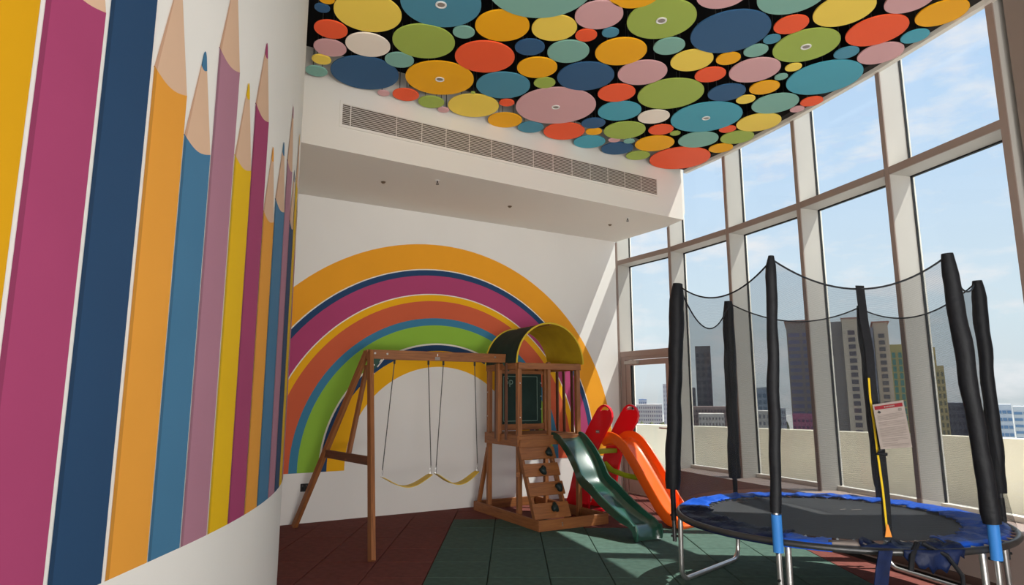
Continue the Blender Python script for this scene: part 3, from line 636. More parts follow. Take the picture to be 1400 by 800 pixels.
building('magenta banded podium in front of the brown and blue tower', 1083, 1112, 566, 196, 8, (0.34, 0.10, 0.17), (5, 3, .6, .4, 1, 6), (0.14, 0.06, 0.12), name='podium_block')
# tree belt and ground plain
M_leaf = mat('tree_leaf', (0.10, 0.11, 0.06), 0.9, var=0.4, scale=0.3)
def tree(x, Y, h, label):
    p = atp(x, 544, Y); t = thing('tree', label, 'tree', (p.x, Y, GZ), 0, 'trees at the foot of the skyline')
    MB().tube([(0, 0, 0), (0, 0, h*.6)], [.5, .3], 7).build('trunk', M_brass, t)
    bmx = bmesh.new(); bmesh.ops.create_icosphere(bmx, subdivisions=2, radius=1)
    for v in bmx.verts: v.co = Vector((v.co.x*h*.12, v.co.y*h*.12, v.co.z*h*.3+h*.7))*random.uniform(.92, 1.06)
    me = bpy.data.meshes.new('crown'); bmx.to_mesh(me); bmx.free(); me.materials.append(M_leaf); link('crown', me, t)
for k, x in enumerate((862, 876, 890, 904)):
    tree(x, 480, 23+random.uniform(-1.2, 1.2), 'hazy tree under the pale low-rise block behind the door, %s' % ('leftmost of four', 'second of four from the left', 'third of four from the left', 'rightmost of four')[k])
for k, x in enumerate((1056, 1072)):
    tree(x, 440, 24+random.uniform(-1, 1), 'hazy tree left of the brown and blue tower, %s one' % ('left', 'right')[k])
struct(MB().box((-900, 40, GZ-1), (1400, 1500, GZ)).build('city_ground', mat('city_ground', (0.30, 0.29, 0.27), 0.95)))
# ------------------------------------------------------------------ wooden playset
PS = thing('wooden_playset', 'brown wooden playset with swing beam, canopy tower, climbing wall and dark green slide', 'playset', (.287, 7.21, 0), math.atan2(.492, .870))
def wbar(name, a, c, w, h, up=(0, 0, 1), m=None, label=None, bv=.003):
    o = MB().bar(a, c, w, h, up).build(name, m or M_wood, PS); bevel(o, bv, 1)
    if label: o['label'] = label
    return o
X, Y, Z = (1, 0, 0), (0, 1, 0), (0, 0, 1)
SBW, SBD, SBH = 0.94, 1.60, 0.115
wbar('sandbox_board', (0, .015, SBH/2), (SBW, .015, SBH/2), .03, SBH, label='front board of the sandbox frame')
wbar('sandbox_board', (.015, .03, SBH/2), (.015, SBD-.03, SBH/2), .03, SBH)
wbar('sandbox_board', (SBW-.015, .03, SBH/2), (SBW-.015, SBD-.03, SBH/2), .03, SBH)
wbar('sandbox_board', (0, SBD-.015, SBH/2), (SBW, SBD-.015, SBH/2), .03, SBH)
PV0, PV1, PU0, PU1, PT = .52, 1.27, .055, .90, 1.85
for (u, v) in ((PU0, PV0), (PU1, PV0), (PU0, PV1), (PU1, PV1)):
    wbar('post', (u, v, 0.002), (u, v, PT), .055, .055, Y)
wbar('post', (.47, PV0-.005, .92), (.47, PV0-.005, PT+.01), .04, .045, Y)
for v in (PV0-.035, PV1+.035):
    wbar('top_rail', (PU0-.03, v, PT-.045), (PU1+.03, v, PT-.045), .022, .075)
    wbar('deck_rail', (PU0-.03, v, .93), (PU1+.03, v, .93), .022, .11)
for u in (PU0-.035, PU1+.035):
    wbar('top_rail', (u, PV0, PT-.045), (u, PV1, PT-.045), .022, .075)
    wbar('deck_rail', (u, PV0-.045, .93), (u, PV1+.045, .93), .022, .13)
for k in range(6):
    v = PV0+.03+k*.138; wbar('deck_plank', (PU0-.02, v+.03, .99), (PU1+.02, v+.03, .99), .125, .018)
for v in (.74, 1.00): wbar('slat', (PU0-.05, v, .93), (PU0-.05, v, PT), .05, .018, X, M_woodD)
wbar('beam_post', (PU0-.045, .93, .90), (PU0-.045, .93, PT), .05, .06, X)
for v in (.70, .885, 1.04): wbar('slat', (PU1+.045, v, .93), (PU1+.045, v, PT), .05, .018, X, M_woodD)
for u in (.78,): wbar('slat', (u, PV1+.02, .93), (u, PV1+.02, PT), .05, .018, Y, M_woodD)
wbar('back_board', (.13, PV1-.02, 1.055), (.86, PV1-.02, 1.055), .02, .085)
wbar('back_board', (.13, PV1-.02, 1.76), (.86, PV1-.02, 1.76), .02, .05)
wbar('brace', (.055, PV1+.03, .80), (.055, 1.57, .06), .04, .05, X)
wbar('sandbox_support', (PU0, PV0, .55), (PU0-.03, PV0-.03, .55), .05, .05, Z)
# green chalk sheet at the back with a pale printed border and letters
sh = MB()
rows = []
for j in range(9):
    rows.append([(.20+.62*i/10, PV1-.035+.006*math.sin(i*1.3+j*.8), 1.09+.65*j/8) for i in range(11)])
sh.loft(rows); sheet = sh.build('fabric_sheet', M_tarp_g, PS, smooth=True); sheet['label'] = 'dark green fabric sheet at the back of the tower'
M_prt = mat('pale_green_print', (0.16, 0.24, 0.20), 0.8)
bb = MB()
for (a, c) in (((.235, 1.705), (.745, 1.705)), ((.745, 1.705), (.745, 1.13)), ((.235, 1.705), (.235, 1.13)), ((.235, 1.13), (.745, 1.13))):
    bb.bar((a[0], PV1-.046, a[1]), (c[0], PV1-.046, c[1]), .008, .003, Y)
bb.build('printed_border', M_prt, sheet)
tx = bpy.data.curves.new('printed_letters', 'FONT'); tx.body = 'Sp'; tx.size = .13; tx.extrude = .001
to = bpy.data.objects.new('printed_letters', tx); tx.materials.append(M_prt); col.objects.link(to); bpy.context.view_layer.update(); tme = bpy.data.meshes.new_from_object(to.evaluated_get(bpy.context.evaluated_depsgraph_get())); bpy.data.objects.remove(to); to = bpy.data.objects.new('printed_letters', tme); col.objects.link(to); to.parent = sheet; to.location = (.255, PV1-.046, 1.60); to.rotation_euler = (math.pi/2, 0, 0)
for (u, z) in ((.80, 1.62), (.80, 1.45), (.80, 1.28)):
    MB().tube([(u, PV1-.03, z), (u, PV1-.06, z)], .007, 8).build('bolt', M_steel, PS)
# climbing wall
def CW(u, s, off=0.0):
    n = Vector((0, -.88, .42)).normalized(); p = Vector((u, .08, .05))+Vector((0, .42, .88))*s+n*off; return tuple(p)
for u in (.035, .445): wbar('stringer', CW(u, -.02, -.02), CW(u, .99, -.02), .03, .07, (0, -.88, .42))
for s0, s1 in ((.055, .235), (.32, .475), (.545, .70), (.755, .90)):
    o = MB().bar(CW(.0, (s0+s1)/2, .028), CW(.475, (s0+s1)/2, .028), (s1-s0)*.975, .018, (0, -.88, .42)).build('climbing_board', M_wood, PS); bevel(o, .003, 1)
wbar('climbing_board', (PU0-.02, PV0-.055, .885), (.46, PV0-.055, .885), .02, .115)
for (u, s) in ((.375, .82), (.235, .605), (.395, .395), (.27, .165)):
    bmx = bmesh.new(); bmesh.ops.create_icosphere(bmx, subdivisions=3, radius=1)
    ph = random.uniform(0, 6)
    for v in bmx.verts:
        a = math.atan2(v.co.y, v.co.x); q = 1+.16*math.sin(3*a+ph)+.08*math.sin(5*a); v.co = Vector((v.co.x*.042*q, v.co.y*.052*q, v.co.z*.036))
    nrm = Vector((0, -.88, .42)).normalized(); rot = nrm.to_track_quat('Z', 'Y').to_matrix()
    for v in bmx.verts: v.co = rot @ v.co+Vector(CW(u, s, .062))
    me = bpy.data.meshes.new('climbing_hold'); bmx.to_mesh(me); bmx.free(); me.materials.append(M_hold)
    for p in me.polygons: p.use_smooth = True
    link('climbing_hold', me, PS)
# canopy: half barrel
cu, R_ = .477, .475
MBc = MB(); rows = []; n = 36
for j in range(9):
    v = .47+.80*j/8; row = []
    for i in range(n+1):
        t = math.pi*i/n; sag = .012*math.sin(math.pi*j/8)*abs(math.sin(3*t+.5*j))
        row.append((cu-(R_-sag)*math.cos(t), v, PT-.01+(R_-sag)*math.sin(t)*1.03))
    rows.append(row)
MBc.loft(rows, 0); cn = MBc.build('canopy', M_tarp_g, PS, smooth=True); cn['label'] = 'dark green outside of the barrel canopy'
MBc = MB(); rows2 = [[(cu+(p[0]-cu)*.985, p[1], PT-.01+(p[2]-PT+.01)*.985) for p in r] for r in rows]
MBc.loft(rows2, 0); o = MBc.build('canopy_lining', M_tarp_y, cn, smooth=True); o['label'] = 'yellow lining of the barrel canopy'
for v in (.465, 1.275):
    o = MB().tube([(cu-(R_+.004)*math.cos(math.pi*i/n), v, PT-.01+(R_+.004)*1.03*math.sin(math.pi*i/n)) for i in range(n+1)], .011, 8).build('canopy_edge', mat('yellow_piping', (0.62, 0.44, 0.03), .7), cn, smooth=True); o['label'] = 'yellow piping along the canopy edge'
wbar('canopy_ridge', (cu, .46, PT+R_*1.03-.012), (cu, 1.28, PT+R_*1.03-.012), .025, .03)
# swing beam with A-frame
BZ = 1.905
beam = wbar('swing_beam', (-1.72, .80, BZ), (.11, .80, BZ), .045, .105)
apx = (-1.67, .80, BZ-.03)
wbar('leg', (-1.942, -.323, 0), (-1.69, .755, BZ+.03), .075, .045, (1, .2, 0), label='front leg of the swing A-frame')
wbar('leg', (-2.235, 1.60, 0), (-1.70, .845, BZ+.03), .075, .045, (1, .2, 0), label='rear leg of the swing A-frame')
fpt = Vector((-1.942, -.323, 0)).lerp(Vector((-1.69, .755, BZ)), .43); bpt = Vector((-2.235, 1.60, 0)).lerp(Vector((-1.70, .845, BZ)), .43)
wbar('cross_brace', tuple(fpt-(bpt-fpt)*.02), tuple(bpt+(bpt-fpt)*.05), .03, .085, Z, M_woodD)
mid = fpt.lerp(bpt, .48)
wbar('inner_brace', tuple(mid-Vector((0, 0, .03))), (-1.70, .82, BZ-.12), .06, .035, (1, .2, 0))
g_ = MB().prism([(-1.665, .775, BZ-.05), (-1.56, .775, BZ-.05), (-1.62, .775, BZ-.16), (-1.665, .775, BZ-.18)], (0, -.006, 0)); g_.build('corner_bracket', M_green_p, PS)
g_ = MB().prism([(.02, .775, BZ-.05), (-.03, .775, BZ-.05), (.02, .775, BZ-.13), (.06, .775, BZ-.16), (.07, .775, BZ-.05)], (0, -.006, 0)); g_.build('corner_bracket', M_green_p, PS)
g_ = MB().bar((-1.53, .77, BZ-.05), (-1.60, .77, BZ-.14), .012, .004, Y).build('bracket_strap', M_steel, PS)
for (u, z) in ((-1.63, BZ+.012), (-1.49, BZ+.008), (-.13, BZ+.01)):
    MB().tube([(u, .778, z), (u, .768, z)], .011, 12).build('bolt', M_steel, PS)
for (u, z) in ((-1.652, BZ-.12), (-1.69, BZ-.21), (-1.655, BZ-.215)):
    MB().tube([(u, .735, z), (u, .72, z)], .009, 12).build('bolt', M_steel, PS)
MB().box((-.915, .774, BZ-.045), (-.855, .7765, BZ-.008)).build('label_plate', M_paper, PS)
MB().box((-.888, .774, BZ+.0), (-.880, .7765, BZ+.028)).build('label_mark', M_white, PS)
for (u, v, z) in ((PU0, PV0-.03, 1.6), (PU0, PV0-.03, 1.2), (PU0-.028, PV1, 1.5), (PU0-.028, PV1, 1.2), (.30, -.001, .07), (.302, -.001, .045), (PU0, PV0-.03, .95)):
    MB().tube([(u, v, z), (u, v-.006, z)], .007, 8).build('screw_head', M_steel, PS)
# dark green wavy slide
def slide(name, mat_, parent, uc0, uc1, prof, wid, hr, th, tf, nseg=40):
    """prof: list of (s, z); tf(r, s, z) -> xyz ; r across"""
    def cr(p0, p1, p2, p3, t):
        return tuple(.5*((2*b_)+(-a_+c_)*t+(2*a_-5*b_+4*c_-d_)*t*t+(-a_+3*b_-3*c_+d_)*t*t*t) for a_, b_, c_, d_ in zip(p0, p1, p2, p3))
    pts = []
    for i in range(len(prof)-1):
        p0 = prof[max(i-1, 0)]; p1 = prof[i]; p2 = prof[i+1]; p3 = prof[min(i+2, len(prof)-1)]
        for k in range(5): pts.append(cr(p0, p1, p2, p3, k/5))
    pts.append(prof[-1])
    rows = []
    for i, (s_, z_) in enumerate(pts):
        f = i/(len(pts)-1); uc = uc0+(uc1-uc0)*f; w = wid(f)/2; h = hr(f); t = .016
        a = pts[max(i-1, 0)]; c = pts[min(i+1, len(pts)-1)]; d = Vector((c[0]-a[0], c[1]-a[1])); d.normalize(); nn = Vector((-d.y, d.x)); nn = nn if nn.y > 0 else -nn
        sec = [(-w+.02, -th), (-w, 0), (-w-.004, h), (-w+.004, h+.008), (-w+t, h+.004), (-w+t+.008, .03), (-w+.055, .004), (-w*.4, -.001), (w*.4, -.001), (w-.055, .004), (w-t-.008, .03), (w-t, h+.004), (w-.004, h+.008), (w+.004, h), (w, 0), (w-.02, -th)]
        rows.append([tf(uc+q[0], s_+nn.x*q[1], z_+nn.y*q[1]) for q in sec])
    b = MB(); b.loft(rows, 0, True); n_ = len(rows[0])
    b.add(rows[0], [tuple(range(n_))]); b.add(rows[-1], [tuple(range(n_))])
    return b.build(name, mat_, parent, smooth=True)
prof = [(.56, .945), (.44, .94), (.34, .875), (.21, .765), (.09, .625), (.01, .505), (-.07, .44), (-.2, .385), (-.35, .30), (-.5, .235), (-.62, .19), (-.74, .155), (-.82, .14), (-.875, .105), (-.90, .055), (-.91, .01)]
sl_ = slide('slide', M_green_p, PS, .705, .72, prof, lambda f: .40-.06*f, lambda f: (.055+.05*math.sin(math.pi*min(f*1.2, 1))) if f < .86 else max(.03, .085*(1-(f-.86)*5)), .012, lambda r, s, z: (r, s, max(z, .003)))
sl_['label'] = 'glossy dark green wavy slide'

# ------------------------------------------------------------------ two belt swings hung from the beam
ca, sa = .870, .492
def LW(u, v, z): return Vector((.287+.870*u-.492*v, 7.21+.492*u+.870*v, z))
def swing(u0, u1, s0, s1, zl, label):
    org = LW((u0+u1)/2, .8, 0); t = thing('belt_swing', label, 'swing', (org.x, org.y, BZ-.05), math.atan2(.492, .870), 'yellow belt swings on the playset beam')
    uc = (u0+u1)/2; zo = BZ-.05; ze = .615
    rows = []; n = 20
    for i in range(n+1):
        f = i/n; u = s0+(s1-s0)*f-uc; z = ze-.04-(ze-.04-zl)*math.sin(math.pi*f)**1.15-zo
        rows.append((u, z))
    R1 = []
    for i, (u, z) in enumerate(rows):
        f = i/n; hw = .055+.025*math.sin(math.pi*f)**.5
        R1.append([(u, -hw, z), (u, -hw, z+.008), (u, hw, z+.008), (u, hw, z)])
    b = MB().loft(R1, 0, True); b.add(R1[0], [(0, 1, 2, 3)]); b.add(R1[-1], [(0, 1, 2, 3)])
    b.build('seat', M_yel_p, t, smooth=True)
    for (uu, ss) in ((u0, s0), (u1, s1)):
        top = Vector((uu-uc, 0, 0)); bot = Vector((ss-uc, 0, ze-.02-zo)); rp = MB().tube([top-Vector((0, 0, .04)), bot+Vector((0, 0, .06))], .0055, 6).build('rope', M_rope, t)
        MB().bar(top+Vector((0, 0, .005)), top-Vector((0, 0, .05)), .018, .018).build('hanger', M_greyd, t)
        d = (bot-top).normalized()
        for k in range(4):
            c = bot+d*(-.062+.022*k); pts = []
            s1_ = Vector((1, 0, 0)) if k % 2 else Vector((0, 1, 0))
            for q in range(10): a = 2*math.pi*q/10; pts.append(c+s1_*(.009*math.cos(a))+d*(.014*math.sin(a)))
            MB().tube(pts, .003, 5, 0, True).build('chain_link', M_steel, t, smooth=True)
swing(-1.396, -.987, -1.498, -.932, .462, 'yellow belt swing nearer the A-frame legs')
swing(-.80, -.394, -.869, -.347, .451, 'yellow belt swing nearer the canopy tower')

# ------------------------------------------------------------------ red and orange toy slide by the door
TS = thing('toy_slide', 'red plastic ladder with lime steps and bright orange slide beside the glass door', 'slide', (1.90, 7.55, 0))
def TT(r, s, z): return (.78*r-.626*s, .626*r+.78*s, z)
prof = [(1.0, .86), (.92, .90), (.81, .895), (.69, .82), (.55, .66), (.42, .49), (.30, .33), (.18, .175), (.08, .08), (0.0, .05), (-.10, .045), (-.16, .03)]
o = slide('slide_chute', M_or_p, TS, 0, 0, prof, lambda f: .40+.05*max(0, f-.75)*4*.5, lambda f: .10 if f < .8 else .10*(1-(f-.8)*4.0)+.004, .035, lambda r, s, z: TT(r, s, max(z, .004))); o['label'] = 'bright orange slide chute'
for sd in (-1, 1):
    r0 = sd*.225; c = (.985, 1.185); rad = .135
    out = [(1.70, 0), (1.62, .05), (1.53, .25), (1.44, .52), (1.33, .77), (1.25, .95), (1.155, 1.09), (1.06, 1.22), (1.0, 1.295), (.95, 1.33), (.90, 1.343), (.85, 1.335), (.80, 1.30), (.77, 1.25), (.763, 1.19), (.785, 1.13), (.83, 1.07), (.906, .97), (.98, .87), (1.05, .75), (1.12, .55), (1.18, .3), (1.20, 0)]
    hole = []; hc = (.885, 1.215)
    for k in range(13): a = math.radians(35+8.5*k); hole.append((hc[0]+.100*math.cos(a), hc[1]+.104*math.sin(a)))
    for k in range(13): a = math.radians(35+8.5*(12-k)); q_ = .078-.018*math.sin(math.pi*k/12); hole.append((hc[0]+q_*math.cos(a), hc[1]+q_*math.sin(a)))
    bmx = bmesh.new()
    def loop(pts):
        vv = [bmx.verts.new(TT(r0, s, z)) for (s, z) in pts]
        for q_ in range(len(vv)): bmx.edges.new((vv[q_], vv[(q_+1) % len(vv)]))
    loop(out); loop(hole)
    bmesh.ops.triangle_fill(bmx, use_beauty=True, edges=bmx.edges[:])
    ext = bmesh.ops.extrude_face_region(bmx, geom=bmx.faces[:])
    off = Vector(TT(sd*.035, 0, 0))
    bmesh.ops.translate(bmx, vec=off, verts=[g_ for g_ in ext['geom'] if isinstance(g_, bmesh.types.BMVert)])
    bmesh.ops.recalc_face_normals(bmx, faces=bmx.faces)
    me = bpy.data.meshes.new('ladder_side'); bmx.to_mesh(me); bmx.free(); me.materials.append(M_red_p)
    o = bevel(link('ladder_side', me, TS), .007, 2); o['label'] = 'red ladder side with rounded top and hand hole'
for (s, z) in ((1.19, .72), (1.33, .47), (1.47, .22)):
    b = MB(); ps = [TT(-.22, s-.07, z), TT(.22, s-.07, z), TT(.22, s+.07, z), TT(-.22, s+.07, z)]
    bevel(b.prism(ps, (0, 0, .055)).build('step', M_gr_p, TS), .008, 2)
b = MB(); b.tube([TT(.0, 1.14, .60), TT(.0, 1.02, .52), TT(.02, .8, .475), TT(.04, .55, .46)], .034, 10)
o = b.build('support_bar', M_gr_p, TS, smooth=True)
b = MB(); ps = [TT(-.26, 1.18, 0.001), TT(.26, 1.18, 0.001), TT(.26, 1.24, 0.001), TT(-.26, 1.24, 0.001)]; b.prism(ps, (0, 0, .04))
ps = [TT(-.30, 1.66, 0.001), TT(.26, 1.66, 0.001), TT(.26, 1.76, 0.001), TT(-.30, 1.76, 0.001)]; b.prism(ps, (0, 0, .04)); bevel(b.build('base_bar', M_red_p, TS), .008, 2)
b = MB()
lp = [TT(-.2635, 1.03, 1.03), TT(-.2635, 1.03, .99), TT(-.2635, .97, .99), TT(-.2635, .97, 1.03)]
b.prism(lp, Vector(TT(-.004, 0, 0))); b.build('logo_badge', mat('badge_grey', (.25, .10, .10), .5), TS)
b = MB()
for k in range(4): b.prism([TT(-.2676, 1.022-.012*k, 1.018), TT(-.2676, 1.022-.012*k, 1.002), TT(-.2676, 1.017-.012*k, 1.002), TT(-.2676, 1.017-.012*k, 1.018)], Vector(TT(-.001, 0, 0)))
b.build('badge_lettering', M_white, TS)

# ------------------------------------------------------------------ trampoline
CX, CY, RZ, RR = 2.37, 4.96, .56, 1.10
TR = thing('trampoline', 'round trampoline with blue pad and black safety net beside the windows', 'trampoline', (CX, CY, 0))
def pol(a, r, z): return Vector((r*math.cos(math.radians(a)), r*math.sin(math.radians(a)), z))
MB().tube([pol(a, RR, RZ-.01) for a in range(0, 360, 4)], .021, 12, 0, True).build('rim_tube', M_steelD, TR, smooth=True)
b = MB(); rings = [[pol(a, .86*k/6 if k else .001, RZ+.004-.012*(1-(k/6)**2)) for a in range(0, 360, 5)] for k in range(7)]
b.loft(rings, 0, True); mt = b.build('jumping_mat', M_mat, TR, smooth=True)
for k, (a0, r0, L_) in enumerate(((128, .80, .05), (126, .76, .04), (124, .82, .03), (40, .35, .08), (52, .30, .05))):
    p = pol(a0, r0, RZ+.006); MB().bar(p, p+Vector((L_, .01*k-.02, 0)), .012, .002).build('worn_print_mark', M_paper, mt)
# springs under the pad, visible where the pad is torn
b = MB()
for a in range(0, 360, 6): b.tube([pol(a, .86, RZ), pol(a, RR-.01, RZ)], .008, 5)
o = b.build('spring', M_steel, TR); o['kind'] = 'stuff'
def pad(name, a0, a1, r0, r1, m, amp=.010, edge=.0, step=1.5, lift=0.0, label=None, wide=0.0):
    rows = []; na = int((a1-a0)/step)
    for i in range(na+1):
        a = a0+(a1-a0)*i/na; row = []
        for k in range(9):
            f = k/8
            jr = edge*(math.sin(a*1.9)+math.sin(a*3.7+1)+math.sin(a*.83))*(1-f)
            ri = r0-wide*max(0, math.cos(math.radians(a+8)))**2; r1_ = r1-(.045 if wide and a < -20 else 0)*min(1, (-20-a)/15 if a < -20 else 0); rr = ri+(r1_-ri)*f+jr
            z = RZ+.022+lift+amp*(math.sin(a*.55+f*5)+.7*math.sin(a*1.31+f*9)+.5*math.sin(a*.23))*math.sin(math.pi*min(f+.15, 1))
            if f > .85: z -= (f-.85)*.33
            row.append(pol(a, rr, max(z, RZ+.012 if f < .8 else RZ-.05)))
        rows.append(row)
    o = MB().loft(rows).build(name, m, TR, smooth=True)
    o.modifiers.new('t', 'SOLIDIFY').thickness = .008
    if label: o['label'] = label
    return o
pad('safety_pad', -78, 132, .875, 1.125, M_pad, .011, .012, label='bright blue padded vinyl ring', wide=.085)
pad('safety_pad', 131, 160, .89, 1.125, M_pad, .014, .015)
pad('safety_pad', 159, 230, .87, 1.12, M_padD, .014, .012, label='stretch of the padding coloured navy for its shade')  # shade on the blue pad is put in by using the navy colour
pad('safety_pad', 229, 244, .96, 1.115, M_pad, .008, .012)
pad('torn_lining', 243, 254, .99, 1.09, M_paper, .006, .015, label='torn pad showing pale lining')
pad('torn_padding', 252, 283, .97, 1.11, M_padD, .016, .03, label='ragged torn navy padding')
# torn scrap hanging below the rim
rows = []
for i in range(15):
    a = 263+1.3*i; d = .04+.075*math.sin(math.pi*i/14)+.02*math.sin(i*2.3)
    rows.append([pol(a, RR+.026+.006*math.sin(i+k), RZ+.01-d*k/4) for k in range(5)])
o = MB().loft(rows).build('hanging_scrap', M_padD, TR, smooth=True); o.modifiers.new('t', 'SOLIDIFY').thickness = .006
# ground legs: three U-shaped tubes
def uleg(a0, a1):
    p0 = pol(a0, RR-.01, RZ-.02); p1 = pol(a1, RR-.01, RZ-.02); g0 = pol(a0, RR+.0, .02); g1 = pol(a1, RR+.0, .02)
    pts = [p0, p0.lerp(g0, .75)]
    d = (g1-g0).normalized()
    c0 = Vector((g0.x, g0.y, 0.02)); 
    for k in range(6):
        t = (k+1)/6*math.pi/2; pts.append(Vector((c0.x, c0.y, 0))+d*(.10*(1-math.cos(t)))+Vector((0, 0, .12-.10*math.sin(t))))
    pts.append((g0+g1)/2+Vector((0, 0, .0)))
    for k in range(6):
        t = math.pi/2-(k)/6*math.pi/2; pts.append(Vector((g1.x, g1.y, 0))-d*(.10*(1-math.cos(t)))+Vector((0, 0, .12-.10*math.sin(t))))
    pts += [g1.lerp(p1, .25), p1]
    return MB().tube(pts, .019, 12).build('leg', M_steel, TR, smooth=True)
uleg(162, 109); uleg(43, -14); uleg(231, 290)
poles = [(160, (1.402, 5.343, 2.381), .066, .70), (107, (2.056, 6.031, 2.333), .060, .70), (45, (3.150, 5.752, 2.249), .036, .66), (-10, (3.52, 4.766, 2.298), .052, .75), (-68, (2.729, 3.922, 2.317), .054, .70), (-131, (1.703, 4.115, 2.347), .040, .73)]
tops = []
for k, (a, tp, sr, sz) in enumerate(poles):
    base = pol(a, RR+.045, .30); top = Vector(tp)-Vector((CX, CY, 0)); tops.append(top)
    elbow = pol(a, RR+.045, .72)
    def along(z):
        if z <= .72: return Vector((base.x, base.y, z))
        f = (z-.72)/(top.z-.72); return elbow.lerp(top, f)
    pole = MB().tube([base, elbow, top-Vector((0, 0, .02))], .0165, 10).build('net_pole', M_steel if k in (4, 5) else M_steelD, TR, smooth=True)
    for zz in (.34, .50): 
        p = along(zz); q = pol(a, RR, zz); MB().tube([p+ (p-q)*.6, q], .009, 8).build('clamp_bolt', M_gasket, pole)
    pts = []; rs = []
    for i in range(25):
        z = sz+(top.z-sz)*i/24; pts.append(along(z)+Vector((.003*math.sin(i*1.1+k), .004*math.sin(i*.7), 0))); rs.append(sr*(.90+.05*math.sin(i*.40+k*2)+.03*math.sin(i*1.7)))
    rs[0] *= .9; rs[-2] *= .85; rs[-1] = sr*.45 if k == 5 else sr*.6
    o = MB().tube(pts, rs, 14).build('pole_sleeve', M_sleeve, pole, smooth=True); o['label'] = 'black padded fabric sleeve'
    if k in (4, 5):
        o = MB().tube([along(.50), along(.72)], .031, 14).build('foam_collar', M_foam, pole, smooth=True); o['label'] = 'bright blue foam collar'
    else:
        MB().tube([along(.46), along(.72)], .021, 10).build('foam_collar', M_sleeve, pole, smooth=True)
# netting: six sagging panels between the sleeves
nr = bpy.data.objects.new('safety_net', None); col.objects.link(nr); nr.parent = TR
for k in range(6):
    a0 = poles[k][0]; a1 = poles[(k+1) % 6][0]; a1 = a1 if a1 < a0 else a1-360
    t0, t1 = tops[k], tops[(k+1) % 6]; sag = (.30, .15, .17, .13, .20, .17)[k]
    rows = []; nx, nz = 22, 20; edge = []
    for j in range(nz+1):
        g_j = j/nz; row = []
        for i in range(nx+1):
            f = i/nx; top = t0.lerp(t1, f)*.985; top.z = t0.z+(t1.z-t0.z)*f-.02-sag*4*f*(1-f)
            bot = pol(a0+(a1-a0)*f, RR-.005, RZ+.045)
            h = g_j; p = bot.lerp(top, h)
            bulge = .02*math.sin(math.pi*h)*math.sin(f*9+k)
            c_ = Vector((p.x, p.y, 0)); c_.normalize(); p = p-c_*(.03*math.sin(math.pi*f)*math.sin(math.pi*h)**.5)+c_*bulge*.5
            row.append(p)
            if j == nz: edge.append(p.copy())
        rows.append(row)
    o = MB().loft(rows).build('net_panel', M_net, nr, smooth=True)
    MB().tube(edge, .006, 6).build('net_edge_cord', M_sleeve, nr)
    if k == 4:
        front = rows
# zip strip and notice on the front panel
zs = [(2.221, 4.040, 2.133), (2.221, 4.026, 1.901), (2.229, 4.012, 1.715), (2.218, 3.998, 1.533), (2.216, 3.984, 1.311), (2.219, 3.970, 1.095), (2.214, 3.956, 0.842), (2.197, 3.942, 0.616)]
def strip(path, w, th, m, name, parent, dy=0.0):
    rows = []
    for p in path:
        q = Vector(p)-Vector((CX, CY, 0)); rows.append([q+Vector((-w/2, dy, 0)), q+Vector((w/2, dy+.01, 0)), q+Vector((w/2, dy+.01+th, 0)), q+Vector((-w/2, dy+th, 0))])
    return MB().loft(rows, 0, True).build(name, m, parent, smooth=True)
zp = strip(zs, .058, .006, M_sleeve, 'zip_strip', TR, -.02); zp['label'] = 'black zip strip of the net doorway'
z2 = [(2.189, 3.985, 1.546), (2.179, 3.971, 1.422), (2.180, 3.957, 1.268), (2.178, 3.943, 1.097), (2.181, 3.929, 0.888), (2.176, 3.915, 0.651)]
o = strip(z2, .017, .004, M_zip, 'zip', zp, -.03); o['label'] = 'yellow zip'
e = Vector(z2[-1])-Vector((CX, CY, 0)); MB().prism([e+Vector((-.02, -.034, -.02)), e+Vector((.02, -.034, -.02)), e+Vector((.004, -.034, .05)), e+Vector((-.004, -.034, .05))], (0, .004, 0)).build('zip_end', M_zipo, zp)
MB().tube([Vector((2.19-CX, 3.93-CY-.03, 1.12)), Vector((2.16-CX, 3.93-CY-.035, 1.10)), Vector((2.22-CX, 3.93-CY-.03, 1.095))], .010, 8).build('zip_toggle', M_sleeve, zp)
st = [(2.117, 3.840, 0.570), (2.092, 3.840, 0.479), (2.060, 3.840, 0.323)]
o = strip(st, .085, .008, M_padD, 'hanging_strap', TR, -.03); o['label'] = 'navy strap hanging from the zip'
MB().tube([Vector((2.33-CX, 3.90-CY-.03, .60)), Vector((2.27-CX, 3.86-CY-.03, .54)), Vector((2.25-CX, 3.85-CY-.03, .46))], .016, 8).build('strap_loop', M_sleeve, TR, smooth=True)
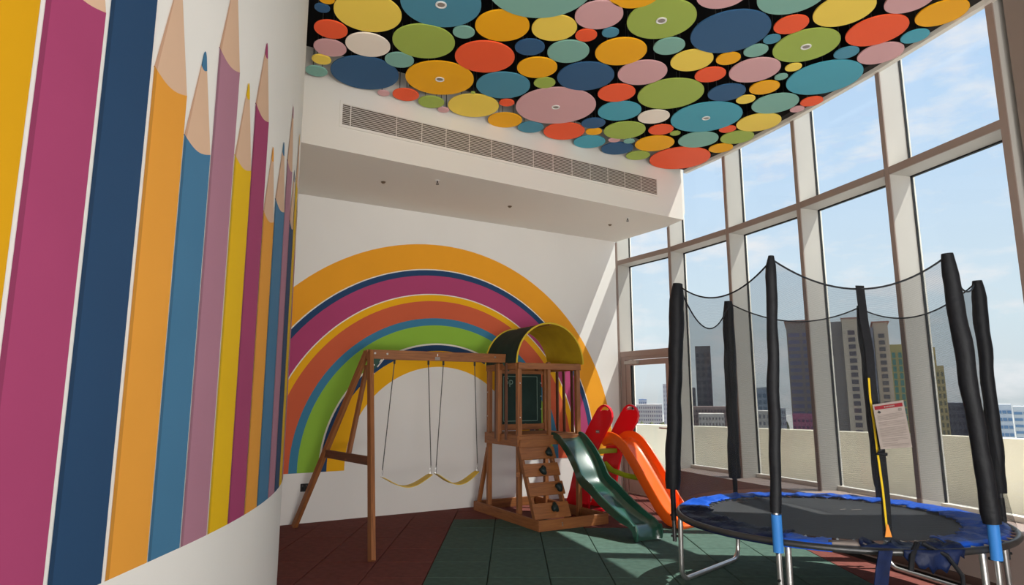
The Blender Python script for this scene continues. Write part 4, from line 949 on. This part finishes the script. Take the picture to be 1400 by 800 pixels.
MB().tube([Vector((2.36-CX, 3.90-CY-.03, .60)), Vector((2.47-CX, 3.86-CY-.03, .54)), Vector((2.53-CX, 3.84-CY-.03, .44)), Vector((2.53-CX, 3.84-CY-.03, .38))], .012, 8).build('strap_loop', M_sleeve, TR, smooth=True)
# notice sheet
q = [Vector((2.160, 3.93, 1.385)), Vector((2.362, 3.955, 1.412)), Vector((2.385, 3.95, 1.135)), Vector((2.182, 3.925, 1.125))]
def Q(u, v, off=0.0):
    top = q[0].lerp(q[1], u); bot = q[3].lerp(q[2], u); p = top.lerp(bot, v); return p-Vector((CX, CY+.035+off, 0))
notice = MB().prism([Q(0, 0), Q(1, 0), Q(1, 1), Q(0, 1)], (0, .004, 0)).build('warning_notice', M_paper, TR); notice['label'] = 'grey printed notice sheet with dark red header hanging on the net'
def qr(u0, u1, v0, v1, m, name, off=.003): return MB().prism([Q(u0, v0, off), Q(u1, v0, off), Q(u1, v1, off), Q(u0, v1, off)], (0, .0015, 0)).build(name, m, notice)
qr(.04, .94, .045, .125, M_dkred, 'red_header')
b = MB()
for k in range(7): u = .34+.05*k; b.prism([Q(u, .07, .005), Q(u+.028, .07, .005), Q(u+.028, .10, .005), Q(u, .10, .005)], (0, .001, 0))
b.build('header_print', M_paper, notice)
b = MB(); b.prism([Q(.10, .20, .004), Q(.15, .145, .004), Q(.22, .19, .004), Q(.17, .215, .004)], (0, .001, 0)); b.build('warning_symbol', M_greyd, notice)
b = MB()
for (u0, u1, v0, v1) in ((.78, .88, .155, .165), (.78, .88, .20, .21), (.78, .79, .165, .20), (.87, .88, .165, .20), (.81, .85, .175, .19)): b.prism([Q(u0, v0, .004), Q(u1, v0, .004), Q(u1, v1, .004), Q(u0, v1, .004)], (0, .001, 0))
b.build('square_symbol', M_print, notice)
b = MB(); v = .25
while v < .95:
    u1 = .92 if random.random() < .75 else random.uniform(.5, .85)
    b.prism([Q(.08, v, .003), Q(u1, v, .003), Q(u1, v+.006, .003), Q(.08, v+.006, .003)], (0, .001, 0)); v += .027 if random.random() < .85 else .05
b.build('text_lines', M_print, notice)
